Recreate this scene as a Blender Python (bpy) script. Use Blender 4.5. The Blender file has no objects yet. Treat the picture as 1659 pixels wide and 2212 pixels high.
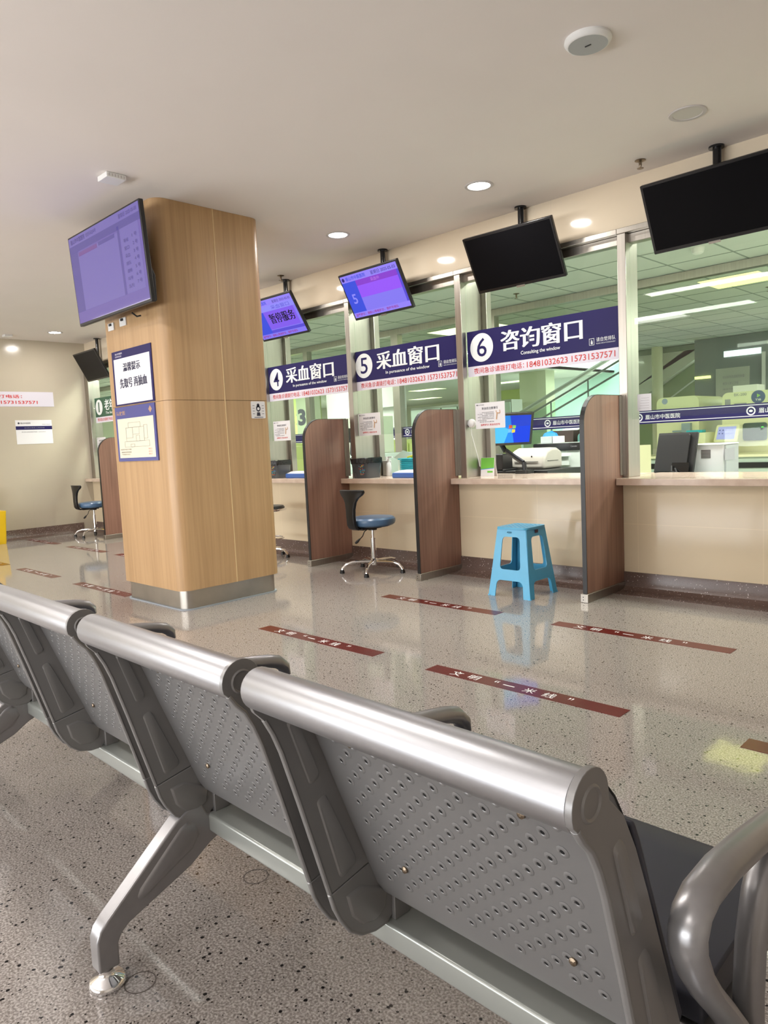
import bpy, bmesh, math, random
from mathutils import Vector, Matrix
random.seed(7)
S = bpy.context.scene
COL = S.collection
PI = math.pi

# ------------------------------------------------------------------ camera
FPX, YAW, PITCH, ROLL, CAMH = 1567.7, 0.7797873, -0.0947752, -0.0483739, 1.10
cy, sy, cp, sp = math.cos(YAW), math.sin(YAW), math.cos(PITCH), math.sin(PITCH)
fwd = Vector((-sy*cp, cy*cp, sp)); rgt = Vector((cy, sy, 0)); upv = rgt.cross(fwd)
cr, sr = math.cos(ROLL), math.sin(ROLL)
r2 = cr*rgt + sr*upv; u2 = -sr*rgt + cr*upv
cam = bpy.data.cameras.new('camera'); camo = bpy.data.objects.new('camera', cam); COL.objects.link(camo)
mw = Matrix.Identity(4)
for i in range(3):
    mw[i][0] = r2[i]; mw[i][1] = u2[i]; mw[i][2] = -fwd[i]
mw[2][3] = CAMH
camo.matrix_world = mw
cam.sensor_fit = 'VERTICAL'; cam.sensor_height = 36.0; cam.lens = FPX/2212*36.0
cam.clip_start = 0.02; cam.clip_end = 100
S.camera = camo

# ------------------------------------------------------------------ world, view, lights
S.view_settings.view_transform = 'Standard'; S.view_settings.look = 'None'
S.view_settings.gamma = 1.0; S.view_settings.use_curve_mapping = False
S.view_settings.exposure = 0.0
W = bpy.data.worlds.new('world'); S.world = W; W.use_nodes = True
bg = W.node_tree.nodes['Background']; bg.inputs[0].default_value = (0.9, 0.95, 1, 1); bg.inputs[1].default_value = 0.25
S.cycles.max_bounces = 8; S.cycles.transparent_max_bounces = 24; S.cycles.glossy_bounces = 4
S.cycles.diffuse_bounces = 4; S.cycles.caustics_reflective = False; S.cycles.caustics_refractive = False
S.cycles.sample_clamp_indirect = 4.0
S.cycles.use_denoising = True

def area(name, loc, sx, sy_, power, color=(1, 1, 1), rot=(0, 0, 0), shape='RECTANGLE'):
    l = bpy.data.lights.new(name, 'AREA'); l.shape = shape; l.size = sx; l.size_y = sy_
    l.energy = power; l.color = color
    o = bpy.data.objects.new(name, l); o.location = loc; o.rotation_euler = rot; COL.objects.link(o)
    return o
WARM = (1.0, 0.95, 0.90)
LABC = (1.0, 1.0, 0.93)
HALL = 0.80
LAB = 1.45
ZLAMP = 2.645
# unseen ceiling panels of the hall behind and beside the seats, plus added laboratory fill
for x, y, p, sx0, sy0 in ((-3.1, 0.70, 60, 1.9, 0.24), (-1.0, -2.0, 40, 1.2, 0.6), (-5.0, -1.2, 58, 1.2, 0.6), (-7.6, -2.4, 48, 1.2, 0.6), (-9.0, -0.2, 36, 2.5, 0.35)):
    area('hall_panel_light', (x, y, 2.76), sx0, sy0, p*HALL, WARM)
area('hall_low_fill', (-5.2, -4.2, 0.70), 10.6, 1.0, 640*HALL, (0.94, 0.96, 1.0), (PI/2+math.radians(42), 0, 0))  # added unseen light, low and tilted up to brighten the hall ceiling
for x, p in ((-1.6, 60), (-4.2, 60), (-7.2, 60), (-10.0, 50)):
    area('laboratory_fill', (x, 5.22, 2.62), 2.2, 0.3, p*LAB, LABC)  # area lights added to brighten the laboratory, hidden behind the transom
for x, y, p in ((1.2, 7.0, 90), (1.2, 10.5, 150), (-15.0, 9.0, 150), (-18.5, 12.0, 120), (-19.5, 17.5, 160)):
    area('laboratory_fill', (x, y, ZLAMP), 1.0, 0.55, p*LAB, LABC)  # more added fill, kept out of direct view
area('atrium_light', (-5.0, 16.2, 5.3), 7, 3, 650, (0.95, 1, 1))

# ------------------------------------------------------------------ helpers
def mat(name, col, rough=0.5, metal=0.0, spec=0.5, emit=None, estr=1.0, coat=0.0, noise=0.0, nscale=20.0, stretch=(1, 1, 1), col2=None, bump=0.0, alpha=None, crough=0.08):
    m = bpy.data.materials.new(name); m.use_nodes = True
    nt = m.node_tree; b = nt.nodes['Principled BSDF']
    b.inputs['Base Color'].default_value = (*col, 1); b.inputs['Roughness'].default_value = rough
    b.inputs['Metallic'].default_value = metal; b.inputs['Specular IOR Level'].default_value = spec
    b.inputs['Coat Weight'].default_value = coat; b.inputs['Coat Roughness'].default_value = crough
    if emit:
        b.inputs['Emission Color'].default_value = (*emit, 1); b.inputs['Emission Strength'].default_value = estr
    if noise or bump:
        tc = nt.nodes.new('ShaderNodeTexCoord'); mp = nt.nodes.new('ShaderNodeMapping'); mp.inputs['Scale'].default_value = stretch
        nz = nt.nodes.new('ShaderNodeTexNoise'); nz.inputs['Scale'].default_value = nscale; nz.inputs['Detail'].default_value = 4
        nt.links.new(tc.outputs['Object'], mp.inputs[0]); nt.links.new(mp.outputs[0], nz.inputs['Vector'])
        if noise:
            rp = nt.nodes.new('ShaderNodeValToRGB')
            c2 = col2 or tuple(max(0, c*(1-noise)) for c in col)
            rp.color_ramp.elements[0].position = 0.3; rp.color_ramp.elements[1].position = 0.7
            rp.color_ramp.elements[0].color = (*c2, 1); rp.color_ramp.elements[1].color = (*col, 1)
            nt.links.new(nz.outputs[0], rp.inputs[0]); nt.links.new(rp.outputs[0], b.inputs['Base Color'])
        if bump:
            bp = nt.nodes.new('ShaderNodeBump'); bp.inputs['Strength'].default_value = bump; bp.inputs['Distance'].default_value = 0.01
            nt.links.new(nz.outputs[0], bp.inputs['Height']); nt.links.new(bp.outputs[0], b.inputs['Normal'])
    if alpha is not None:
        b.inputs['Alpha'].default_value = alpha
    return m

def glass_mat(name, tint, refl=1.0):
    m = bpy.data.materials.new(name); m.use_nodes = True; nt = m.node_tree
    nt.nodes.remove(nt.nodes['Principled BSDF']); out = nt.nodes['Material Output']
    tr = nt.nodes.new('ShaderNodeBsdfTransparent'); tr.inputs[0].default_value = (*tint, 1)
    gl = nt.nodes.new('ShaderNodeBsdfGlossy'); gl.inputs['Roughness'].default_value = 0.02; gl.inputs[0].default_value = (1, 1, 1, 1)
    lw = nt.nodes.new('ShaderNodeLayerWeight'); lw.inputs[0].default_value = 0.5
    pw = nt.nodes.new('ShaderNodeMath'); pw.operation = 'POWER'; pw.inputs[1].default_value = 5.0
    mu = nt.nodes.new('ShaderNodeMath'); mu.operation = 'MULTIPLY_ADD'; mu.inputs[1].default_value = 0.9*refl; mu.inputs[2].default_value = 0.035*refl
    mx = nt.nodes.new('ShaderNodeMixShader')
    nt.links.new(lw.outputs['Facing'], pw.inputs[0]); nt.links.new(pw.outputs[0], mu.inputs[0]); nt.links.new(mu.outputs[0], mx.inputs[0])
    nt.links.new(tr.outputs[0], mx.inputs[1]); nt.links.new(gl.outputs[0], mx.inputs[2]); nt.links.new(mx.outputs[0], out.inputs[0])
    return m

class MB:
    """collects shapes, then links them as one mesh object"""
    def __init__(s, T=None):
        s.v = []; s.f = []; s.m = []; s.T = T; s.mi = 0
    def add(s, vs, fs, mi=None):
        b = len(s.v)
        for p in vs:
            s.v.append(tuple(s.T(Vector(p))) if s.T else tuple(p))
        for f in fs:
            s.f.append([b+i for i in f]); s.m.append(s.mi if mi is None else mi)
        return s
    def box(s, x0, x1, y0, y1, z0, z1, mi=None):
        vs = [(x, y, z) for x in (x0, x1) for y in (y0, y1) for z in (z0, z1)]
        return s.add(vs, [(0, 1, 3, 2), (4, 6, 7, 5), (0, 4, 5, 1), (2, 3, 7, 6), (0, 2, 6, 4), (1, 5, 7, 3)], mi)
    def prism(s, poly, a0, a1, ax='x', mi=None):
        def pt(p, a):
            return {'x': (a, p[0], p[1]), 'y': (p[0], a, p[1]), 'z': (p[0], p[1], a)}[ax]
        n = len(poly); vs = [pt(p, a0) for p in poly]+[pt(p, a1) for p in poly]
        fs = [tuple(range(n))[::-1], tuple(range(n, 2*n))]+[(i, (i+1) % n, n+(i+1) % n, n+i) for i in range(n)]
        return s.add(vs, fs, mi)
    def rbox(s, x0, x1, y0, y1, z0, z1, r, ax='z', n=5, mi=None):
        d = {'z': (x0, x1, y0, y1, z0, z1), 'y': (x0, x1, z0, z1, y0, y1), 'x': (y0, y1, z0, z1, x0, x1)}[ax]
        return s.prism(rpoly(d[0], d[1], d[2], d[3], r, n), d[4], d[5], ax, mi)
    def lathe(s, prof, c=(0, 0, 0), n=24, ax='z', mi=None, cap=True):
        vs = []; fs = []
        for r, h in prof:
            for k in range(n):
                a = 2*PI*k/n; x, y = r*math.cos(a), r*math.sin(a)
                p = {'z': (x, y, h), 'y': (x, h, y), 'x': (h, x, y)}[ax]
                vs.append((c[0]+p[0], c[1]+p[1], c[2]+p[2]))
        for i in range(len(prof)-1):
            for k in range(n):
                fs.append((i*n+k, i*n+(k+1) % n, (i+1)*n+(k+1) % n, (i+1)*n+k))
        if cap:
            fs.append(tuple(range(n))[::-1]); fs.append(tuple(range((len(prof)-1)*n, len(prof)*n)))
        return s.add(vs, fs, mi)
    def tube(s, pts, r, n=10, mi=None, rx=None, closed=False, side=None):
        """sweep a round (or elliptic, rx along `side`) section along pts"""
        pts = [Vector(p) for p in pts]; N = len(pts); vs = []; fs = []
        rr = r if isinstance(r, (list, tuple)) else [r]*N
        ref = Vector(side) if side else None; prev = None
        for i, p in enumerate(pts):
            if closed: t = pts[(i+1) % N]-pts[i-1]
            else: t = pts[min(i+1, N-1)]-pts[max(i-1, 0)]
            t.normalize()
            if ref is not None: a = (ref-t*ref.dot(t)).normalized()
            elif prev is None:
                a = t.cross(Vector((0, 0, 1)) if abs(t.z) < 0.9 else Vector((1, 0, 0))).normalized()
            else: a = (prev-t*prev.dot(t)).normalized()
            prev = a; b = t.cross(a)
            for k in range(n):
                an = 2*PI*k/n
                vs.append(p+a*math.cos(an)*(rx or rr[i])+b*math.sin(an)*rr[i])
        L = N if closed else N-1
        for i in range(L):
            j = (i+1) % N
            for k in range(n): fs.append((i*n+k, i*n+(k+1) % n, j*n+(k+1) % n, j*n+k))
        if not closed:
            fs.append(tuple(range(n))[::-1]); fs.append(tuple(range((N-1)*n, N*n)))
        return s.add(vs, fs, mi)
    def disc(s, c, r, ax='y', n=20, mi=None, rz=None):
        vs = []
        for k in range(n):
            a = 2*PI*k/n; x, y = r*math.cos(a), (rz or r)*math.sin(a)
            p = {'y': (x, 0, y), 'z': (x, y, 0), 'x': (0, x, y)}[ax]
            vs.append((c[0]+p[0], c[1]+p[1], c[2]+p[2]))
        return s.add(vs, [tuple(range(n))], mi)
    def quad(s, pts, mi=None):
        return s.add(pts, [tuple(range(len(pts)))], mi)
    def text(s, body, o, ux, uz, x0, x1, z0, z1, bold=0.0, mi=None, strike=0.0):
        """lettering fitted to the box x0..x1, z0..z1 of the plane o + ux*x + uz*z"""
        if strike:
            out = Vector(ux).cross(Vector(uz)).normalized()*0.0005
            for k, d in ((1, -strike), (2, strike)): s.text(body, Vector(o)+out*k, ux, uz, x0+d, x1+d, z0, z1, bold, mi)
        vs, fs = text_geo(body, bold)
        o = Vector(o); ux = Vector(ux); uz = Vector(uz)
        s.add([o+ux*(x0+(x1-x0)*p[0])+uz*(z0+(z1-z0)*p[1]) for p in vs], fs, mi)
        return s
    def build(s, name, mats, parent=None, smooth=False, bevel=0.0, seg=2, angle=0.6):
        me = bpy.data.meshes.new(name); me.from_pydata(s.v, [], s.f)
        ms = mats if isinstance(mats, (list, tuple)) else [mats]
        for m in ms: me.materials.append(m)
        for p, mi in zip(me.polygons, s.m): p.material_index = min(mi, len(ms)-1)
        bm = bmesh.new(); bm.from_mesh(me); bmesh.ops.recalc_face_normals(bm, faces=bm.faces); bm.to_mesh(me); bm.free()
        if smooth:
            me.polygons.foreach_set('use_smooth', [True]*len(me.polygons))
            me.set_sharp_from_angle(angle=angle)
        o = bpy.data.objects.new(name, me); COL.objects.link(o)
        if parent: o.parent = parent
        if bevel:
            b = o.modifiers.new('bevel', 'BEVEL'); b.width = bevel; b.segments = seg; b.limit_method = 'ANGLE'; b.angle_limit = 0.6
            me.polygons.foreach_set('use_smooth', [True]*len(me.polygons)); me.set_sharp_from_angle(angle=0.9)
        return o

def rpoly(a0, a1, b0, b1, r, n=5):
    r = min(r, (a1-a0)/2-1e-5, (b1-b0)/2-1e-5); out = []
    for cx, cz, st in ((a1-r, b1-r, 0), (a0+r, b1-r, PI/2), (a0+r, b0+r, PI), (a1-r, b0+r, 1.5*PI)):
        for k in range(n+1):
            a = st+PI/2*k/n; out.append((cx+r*math.cos(a), cz+r*math.sin(a)))
    return out

_tg = {}
def text_geo(body, bold):
    k = (body, bold)
    if k not in _tg:
        cu = bpy.data.curves.new('lettering', 'FONT'); cu.body = body; cu.offset = bold; cu.resolution_u = 3
        o = bpy.data.objects.new('lettering', cu); COL.objects.link(o)
        dg = bpy.context.evaluated_depsgraph_get(); me = bpy.data.meshes.new_from_object(o.evaluated_get(dg))
        vs = [v.co.copy() for v in me.vertices]; fs = [tuple(p.vertices) for p in me.polygons]
        bpy.data.objects.remove(o); bpy.data.curves.remove(cu); bpy.data.meshes.remove(me)
        x0, x1 = min(v.x for v in vs), max(v.x for v in vs); y0, y1 = min(v.y for v in vs), max(v.y for v in vs)
        _tg[k] = ([((v.x-x0)/max(x1-x0, 1e-6), (v.y-y0)/max(y1-y0, 1e-6)) for v in vs], fs)
    return _tg[k]

def tag(o, label, cat, group=None):
    o['label'] = label; o['category'] = cat
    if group: o['group'] = group
    return o
def thing(name, label, cat, loc=(0, 0, 0), rz=0.0, group=None):
    o = bpy.data.objects.new(name, None); COL.objects.link(o); o.location = loc; o.rotation_euler = (0, 0, rz)
    o.empty_display_size = 0.1
    return tag(o, label, cat, group)
def struct(o):
    o['kind'] = 'structure'; return o
def rel(loc):
    l = Vector(loc); return lambda p: p-l
def kids(o): return [c for c in bpy.data.objects if c.parent == o]
def dup(root, loc, label, rz=None, group=None, skip=()):
    r = root.copy(); COL.objects.link(r); r.location = loc; r['label'] = label
    if rz is not None: r.rotation_euler = (0, 0, rz)
    if group: r['group'] = group
    for ch in kids(root):
        if ch.name.split('.')[0] in skip: continue
        c = ch.copy(); COL.objects.link(c); c.parent = r
        for g in kids(ch):
            d = g.copy(); COL.objects.link(d); d.parent = c
    return r

# ------------------------------------------------------------------ materials
def floor_mat():
    m = bpy.data.materials.new('terrazzo_vinyl'); m.use_nodes = True; nt = m.node_tree; b = nt.nodes['Principled BSDF']
    N = nt.nodes.new; L = nt.links.new
    geo = N('ShaderNodeNewGeometry')
    nz = N('ShaderNodeTexNoise'); nz.inputs['Scale'].default_value = 190; nz.inputs['Detail'].default_value = 3
    rp = N('ShaderNodeValToRGB'); e = rp.color_ramp.elements
    e[0].position = 0.36; e[0].color = (0.20, 0.177, 0.162, 1); e[1].position = 0.64; e[1].color = (0.51, 0.465, 0.435, 1)
    e2 = e.new(0.5); e2.color = (0.325, 0.291, 0.268, 1)
    L(geo.outputs['Position'], nz.inputs['Vector']); L(nz.outputs[0], rp.inputs[0])
    cur = rp.outputs[0]
    for scale, rad, keep, c in ((52, 0.215, 0.30, (0.014, 0.012, 0.012, 1)), (110, 0.24, 0.22, (0.03, 0.025, 0.022, 1)), (95, 0.30, 0.25, (0.41, 0.375, 0.35, 1))):
        vo = N('ShaderNodeTexVoronoi'); vo.inputs['Scale'].default_value = scale
        L(geo.outputs['Position'], vo.inputs['Vector'])
        nn = N('ShaderNodeTexNoise'); nn.inputs['Scale'].default_value = scale*3
        L(geo.outputs['Position'], nn.inputs['Vector'])
        ad = N('ShaderNodeMath'); ad.operation = 'MULTIPLY_ADD'; ad.inputs[1].default_value = 0.25; ad.inputs[2].default_value = -0.12
        L(nn.outputs[0], ad.inputs[0])
        a2 = N('ShaderNodeMath'); a2.operation = 'ADD'; L(vo.outputs['Distance'], a2.inputs[0]); L(ad.outputs[0], a2.inputs[1])
        lt = N('ShaderNodeMath'); lt.operation = 'LESS_THAN'; lt.inputs[1].default_value = rad; L(a2.outputs[0], lt.inputs[0])
        sp_ = N('ShaderNodeSeparateColor'); L(vo.outputs['Color'], sp_.inputs[0])
        kp = N('ShaderNodeMath'); kp.operation = 'LESS_THAN'; kp.inputs[1].default_value = keep; L(sp_.outputs[0], kp.inputs[0])
        mu = N('ShaderNodeMath'); mu.operation = 'MULTIPLY'; L(lt.outputs[0], mu.inputs[0]); L(kp.outputs[0], mu.inputs[1])
        mx = N('ShaderNodeMixRGB'); L(mu.outputs[0], mx.inputs[0]); L(cur, mx.inputs[1]); mx.inputs[2].default_value = c
        cur = mx.outputs[0]
    L(cur, b.inputs['Base Color'])
    b.inputs['Roughness'].default_value = 0.06; b.inputs['Specular IOR Level'].default_value = 0.65
    n2 = N('ShaderNodeTexNoise'); n2.inputs['Scale'].default_value = 14; n2.inputs['Detail'].default_value = 3
    L(geo.outputs['Position'], n2.inputs['Vector'])
    bp = N('ShaderNodeBump'); bp.inputs['Strength'].default_value = 0.022; bp.inputs['Distance'].default_value = 0.01
    L(n2.outputs[0], bp.inputs['Height']); L(bp.outputs[0], b.inputs['Normal'])
    return m

def wood_mat(name, c1, c2, scale=1.0, rough=0.4, coat=0.0):
    m = bpy.data.materials.new(name); m.use_nodes = True; nt = m.node_tree; b = nt.nodes['Principled BSDF']
    N = nt.nodes.new; L = nt.links.new
    geo = N('ShaderNodeNewGeometry'); mp = N('ShaderNodeMapping'); mp.inputs['Scale'].default_value = (60*scale, 60*scale, 1.6*scale)
    nz = N('ShaderNodeTexNoise'); nz.inputs['Scale'].default_value = 1; nz.inputs['Detail'].default_value = 5; nz.inputs['Distortion'].default_value = 0.4
    L(geo.outputs['Position'], mp.inputs[0]); L(mp.outputs[0], nz.inputs['Vector'])
    mp2 = N('ShaderNodeMapping'); mp2.inputs['Scale'].default_value = (9*scale, 9*scale, 0.25)
    nb = N('ShaderNodeTexNoise'); nb.inputs['Scale'].default_value = 1; nb.inputs['Detail'].default_value = 2
    L(geo.outputs['Position'], mp2.inputs[0]); L(mp2.outputs[0], nb.inputs['Vector'])
    mm = N('ShaderNodeMath'); mm.operation = 'ADD'; L(nz.outputs[0], mm.inputs[0]); L(nb.outputs[0], mm.inputs[1])
    hf = N('ShaderNodeMath'); hf.operation = 'MULTIPLY'; hf.inputs[1].default_value = 0.5; L(mm.outputs[0], hf.inputs[0])
    rp = N('ShaderNodeValToRGB'); rp.color_ramp.elements[0].position = 0.36; rp.color_ramp.elements[1].position = 0.62
    rp.color_ramp.elements[0].color = (*c2, 1); rp.color_ramp.elements[1].color = (*c1, 1)
    L(hf.outputs[0], rp.inputs[0]); L(rp.outputs[0], b.inputs['Base Color'])
    b.inputs['Roughness'].default_value = rough; b.inputs['Coat Weight'].default_value = coat
    return m

def tile_mat(name, col, sx, sz, ox=0.0, oz=0.0, rough=0.08, seam=0.86):
    """polished wall tile with hairline joints every sx (along x+y) and sz"""
    m = bpy.data.materials.new(name); m.use_nodes = True; nt = m.node_tree; b = nt.nodes['Principled BSDF']
    N = nt.nodes.new; L = nt.links.new
    geo = N('ShaderNodeNewGeometry'); sx_ = N('ShaderNodeSeparateXYZ'); L(geo.outputs['Position'], sx_.inputs[0])
    ad = N('ShaderNodeMath'); ad.operation = 'ADD'; L(sx_.outputs[0], ad.inputs[0]); L(sx_.outputs[1], ad.inputs[1])
    def line(src, per, off):
        a = N('ShaderNodeMath'); a.operation = 'SUBTRACT'; L(src, a.inputs[0]); a.inputs[1].default_value = off
        d = N('ShaderNodeMath'); d.operation = 'PINGPONG'; d.inputs[1].default_value = per/2; L(a.outputs[0], d.inputs[0])
        l = N('ShaderNodeMath'); l.operation = 'LESS_THAN'; l.inputs[1].default_value = 0.0014; L(d.outputs[0], l.inputs[0]); return l.outputs[0]
    mxx = N('ShaderNodeMath'); mxx.operation = 'MAXIMUM'; L(line(ad.outputs[0], sx, ox), mxx.inputs[0]); L(line(sx_.outputs[2], sz, oz), mxx.inputs[1])
    nz = N('ShaderNodeTexNoise'); nz.inputs['Scale'].default_value = 2.2; nz.inputs['Detail'].default_value = 4; nz.inputs['Distortion'].default_value = 1.2
    L(geo.outputs['Position'], nz.inputs['Vector'])
    rp = N('ShaderNodeValToRGB'); rp.color_ramp.elements[0].color = (*[c*0.93 for c in col], 1); rp.color_ramp.elements[1].color = (*col, 1)
    L(nz.outputs[0], rp.inputs[0])
    mx = N('ShaderNodeMixRGB'); L(mxx.outputs[0], mx.inputs[0]); L(rp.outputs[0], mx.inputs[1]); mx.inputs[2].default_value = (*[c*seam for c in col], 1)
    L(mx.outputs[0], b.inputs['Base Color']); b.inputs['Roughness'].default_value = rough
    return m

def speck_mat(name, base, speck, rough=0.25):
    m = bpy.data.materials.new(name); m.use_nodes = True; nt = m.node_tree; b = nt.nodes['Principled BSDF']
    N = nt.nodes.new; L = nt.links.new
    geo = N('ShaderNodeNewGeometry'); vo = N('ShaderNodeTexVoronoi'); vo.inputs['Scale'].default_value = 85; L(geo.outputs['Position'], vo.inputs['Vector'])
    lt = N('ShaderNodeMath'); lt.operation = 'LESS_THAN'; lt.inputs[1].default_value = 0.26; L(vo.outputs['Distance'], lt.inputs[0])
    sp_ = N('ShaderNodeSeparateColor'); L(vo.outputs['Color'], sp_.inputs[0])
    kp = N('ShaderNodeMath'); kp.operation = 'LESS_THAN'; kp.inputs[1].default_value = 0.2; L(sp_.outputs[0], kp.inputs[0])
    mu = N('ShaderNodeMath'); mu.operation = 'MULTIPLY'; L(lt.outputs[0], mu.inputs[0]); L(kp.outputs[0], mu.inputs[1])
    nz = N('ShaderNodeTexNoise'); nz.inputs['Scale'].default_value = 120; L(geo.outputs['Position'], nz.inputs['Vector'])
    rp = N('ShaderNodeValToRGB'); rp.color_ramp.elements[0].color = (*[c*0.6 for c in base], 1); rp.color_ramp.elements[1].color = (*[c*1.4 for c in base], 1)
    L(nz.outputs[0], rp.inputs[0])
    mx = N('ShaderNodeMixRGB'); L(mu.outputs[0], mx.inputs[0]); L(rp.outputs[0], mx.inputs[1]); mx.inputs[2].default_value = (*speck, 1)
    L(mx.outputs[0], b.inputs['Base Color']); b.inputs['Roughness'].default_value = rough
    return m

M_FLOOR = floor_mat()
M_CEIL = mat('ceiling_paint', (0.83, 0.775, 0.735), 0.9, noise=0.03, nscale=1.5)
M_WALL = tile_mat('beige_wall_tile', (0.82, 0.70, 0.50), 0.8, 0.42, 0.1, 0.04, 0.1, 1.1)
M_FASCIA = tile_mat('beige_fascia_tile', (0.78, 0.67, 0.51), 1.6, 5.0, 0.3, 1.0, 0.07, 0.9)
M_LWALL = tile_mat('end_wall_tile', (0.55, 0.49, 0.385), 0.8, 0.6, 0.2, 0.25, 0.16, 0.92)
M_PAINT = mat('wall_paint', (0.70, 0.65, 0.58), 0.8, noise=0.04, nscale=3)
M_GRAN = speck_mat('brown_granite', (0.135, 0.090, 0.075), (0.60, 0.5, 0.46))
M_STONE = mat('pinkish_marble', (0.74, 0.60, 0.49), 0.12, noise=0.1, nscale=14, col2=(0.62, 0.48, 0.38))
M_STEEL = mat('brushed_stainless', (0.47, 0.44, 0.395), 0.34, 1.0, noise=0.12, nscale=3, stretch=(30, 30, 0.6))
M_STEELD = mat('stainless_base', (0.50, 0.47, 0.42), 0.3, 1.0, noise=0.2, nscale=5)
M_BRASS = mat('dull_brass', (0.22, 0.17, 0.12), 0.35, 0.9)
M_CHROME = mat('chrome', (0.85, 0.85, 0.86), 0.08, 1.0)
M_OAK = wood_mat('oak_laminate', (0.51, 0.325, 0.165), (0.405, 0.25, 0.120), 1.0, 0.38)
M_WALNUT = wood_mat('walnut_laminate', (0.31, 0.168, 0.122), (0.195, 0.100, 0.073), 0.8, 0.4)
M_SEAM = mat('seam_trim', (0.66, 0.48, 0.26), 0.4)
M_DSEAM = mat('dark_joint', (0.14, 0.07, 0.035), 0.7)
M_BLACK = mat('black_plastic', (0.012, 0.012, 0.013), 0.4)
M_BLACKG = mat('black_gloss_plastic', (0.010, 0.010, 0.011), 0.18)
M_SCREENOFF = mat('dark_screen', (0.004, 0.004, 0.005), 0.25, spec=0.08)
M_WHITE = mat('white_plastic', (0.80, 0.80, 0.78), 0.4)
M_PAPER = mat('white_paper', (0.80, 0.79, 0.80), 0.7)
M_NAVY = mat('navy_vinyl', (0.020, 0.016, 0.095), 0.4, spec=0.2)
M_GREENV = mat('green_vinyl', (0.012, 0.085, 0.045), 0.3)
M_LAV = mat('pale_lavender_print', (0.74, 0.71, 0.79), 0.5, spec=0.2)
M_SIGNW = mat('sign_white', (0.80, 0.84, 0.84), 0.4)
M_RED = mat('red_print', (0.62, 0.05, 0.05), 0.5)
M_INK = mat('dark_print', (0.03, 0.03, 0.05), 0.6)
M_GREY = mat('grey_print', (0.30, 0.30, 0.33), 0.6)
M_SKIN = mat('tan_print', (0.60, 0.38, 0.22), 0.6)
M_TAPE = mat('dark_red_tape', (0.115, 0.009, 0.009), 0.2)
M_BLUEP = mat('sky_blue_plastic', (0.10, 0.49, 0.80), 0.30, noise=0.06, nscale=8)
M_YEL = mat('yellow_plastic', (0.78, 0.50, 0.01), 0.35)
M_VINYLB = mat('blue_grey_vinyl', (0.085, 0.165, 0.29), 0.28)
M_SILVER = mat('silver_paint', (0.33, 0.325, 0.33), 0.30, 0.6, noise=0.05, nscale=60)
M_PLATE = mat('grey_casting_paint', (0.255, 0.250, 0.247), 0.36, 0.35)
M_SHEET = mat('perforated_sheet_paint', (0.245, 0.243, 0.243), 0.38, 0.4)
M_ALU = mat('brushed_aluminium', (0.44, 0.445, 0.465), 0.38, 0.95, noise=0.06, nscale=6, stretch=(0.5, 40, 40))
M_BEAM = mat('beam_paint', (0.38, 0.40, 0.375), 0.28, 0.4)
M_PAD = mat('slate_pad', (0.036, 0.039, 0.056), 0.5)
M_HOLE = mat('hole_dark', (0.004, 0.004, 0.004), 0.9)
M_GLASS = glass_mat('window_glass', (0.90, 0.945, 0.91), 0.45)
M_GLASS2 = glass_mat('partition_glass', (0.95, 0.975, 0.94), 0.35)
M_CLEAR = glass_mat('clear_plastic_sheet', (0.9, 0.93, 0.95), 1.0)
M_LAMP = mat('lit_diffuser', (0.9, 0.9, 0.9), 0.4, emit=(0.95, 0.97, 1.0), estr=22)
M_LAMPOFF = mat('unlit_diffuser', (0.62, 0.60, 0.56), 0.5)
M_RIM = mat('lamp_rim', (0.58, 0.55, 0.54), 0.4)
M_LABW = mat('laboratory_wall', (0.62, 0.64, 0.52), 0.7)
M_LABC = mat('laboratory_ceiling', (0.62, 0.65, 0.61), 0.85)
M_GRID = mat('ceiling_grid', (0.30, 0.34, 0.31), 0.8)
M_CREAM = mat('analyser_cream', (0.74, 0.74, 0.48), 0.4)
M_LIME = mat('lime_cabinet', (0.56, 0.66, 0.24), 0.5)
M_TEALL = mat('pale_teal_laminate', (0.46, 0.57, 0.50), 0.4)
M_TEAL = mat('teal_plastic', (0.03, 0.40, 0.50), 0.35)
M_YLAMP = mat('yellow_lit_panel', (0.9, 0.9, 0.5), 0.5, emit=(1.0, 0.97, 0.30), estr=1.9)
M_WLAMP = mat('white_lit_panel', (0.9, 0.9, 0.9), 0.5, emit=(0.85, 0.95, 1.0), estr=1.6)
M_GLAMP = mat('far_lit_panel', (0.9, 0.9, 0.9), 0.5, emit=(0.95, 1.0, 0.55), estr=2.2)

# ================================================================== the room
XL = -10.86; ZC = 2.787; YF = 4.745; YG = 4.806
fl = struct(MB().box(-11.2, 3.0, -4.6, 4.8, -0.06, 0).build('floor', M_FLOOR))
for mx_, my_ in ((-1.398, 0.620), (-1.522, 1.003)):
    MB().lathe([(0.030, 0.0006), (0.0325, 0.0006)], (mx_, my_, 0), 28, 'z', cap=False).build('ring_mark', mat('scuff', (0.12, 0.10, 0.09), 0.5), fl)
struct(MB().box(-23.1, 3.1, 4.8, 24, -0.06, 0).build('floor_laboratory', mat('pale_vinyl_floor', (0.60, 0.62, 0.54), 0.3, noise=0.08, nscale=4)))
struct(MB().box(XL-0.1, 3.0, -4.5, 4.79, ZC, ZC+0.08).build('ceiling', M_CEIL))
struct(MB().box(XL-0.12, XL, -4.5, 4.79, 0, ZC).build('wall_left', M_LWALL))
struct(MB().box(3.0, 3.1, -4.6, 14, 0, ZC).build('wall_right', M_PAINT))
struct(MB().box(XL-0.12, 3.0, -4.6, -4.5, 0, ZC).build('wall_rear', M_PAINT))
struct(MB().box(XL, 3.0, YF, 4.90, 0, 0.735).build('wall_front', M_WALL))
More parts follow.
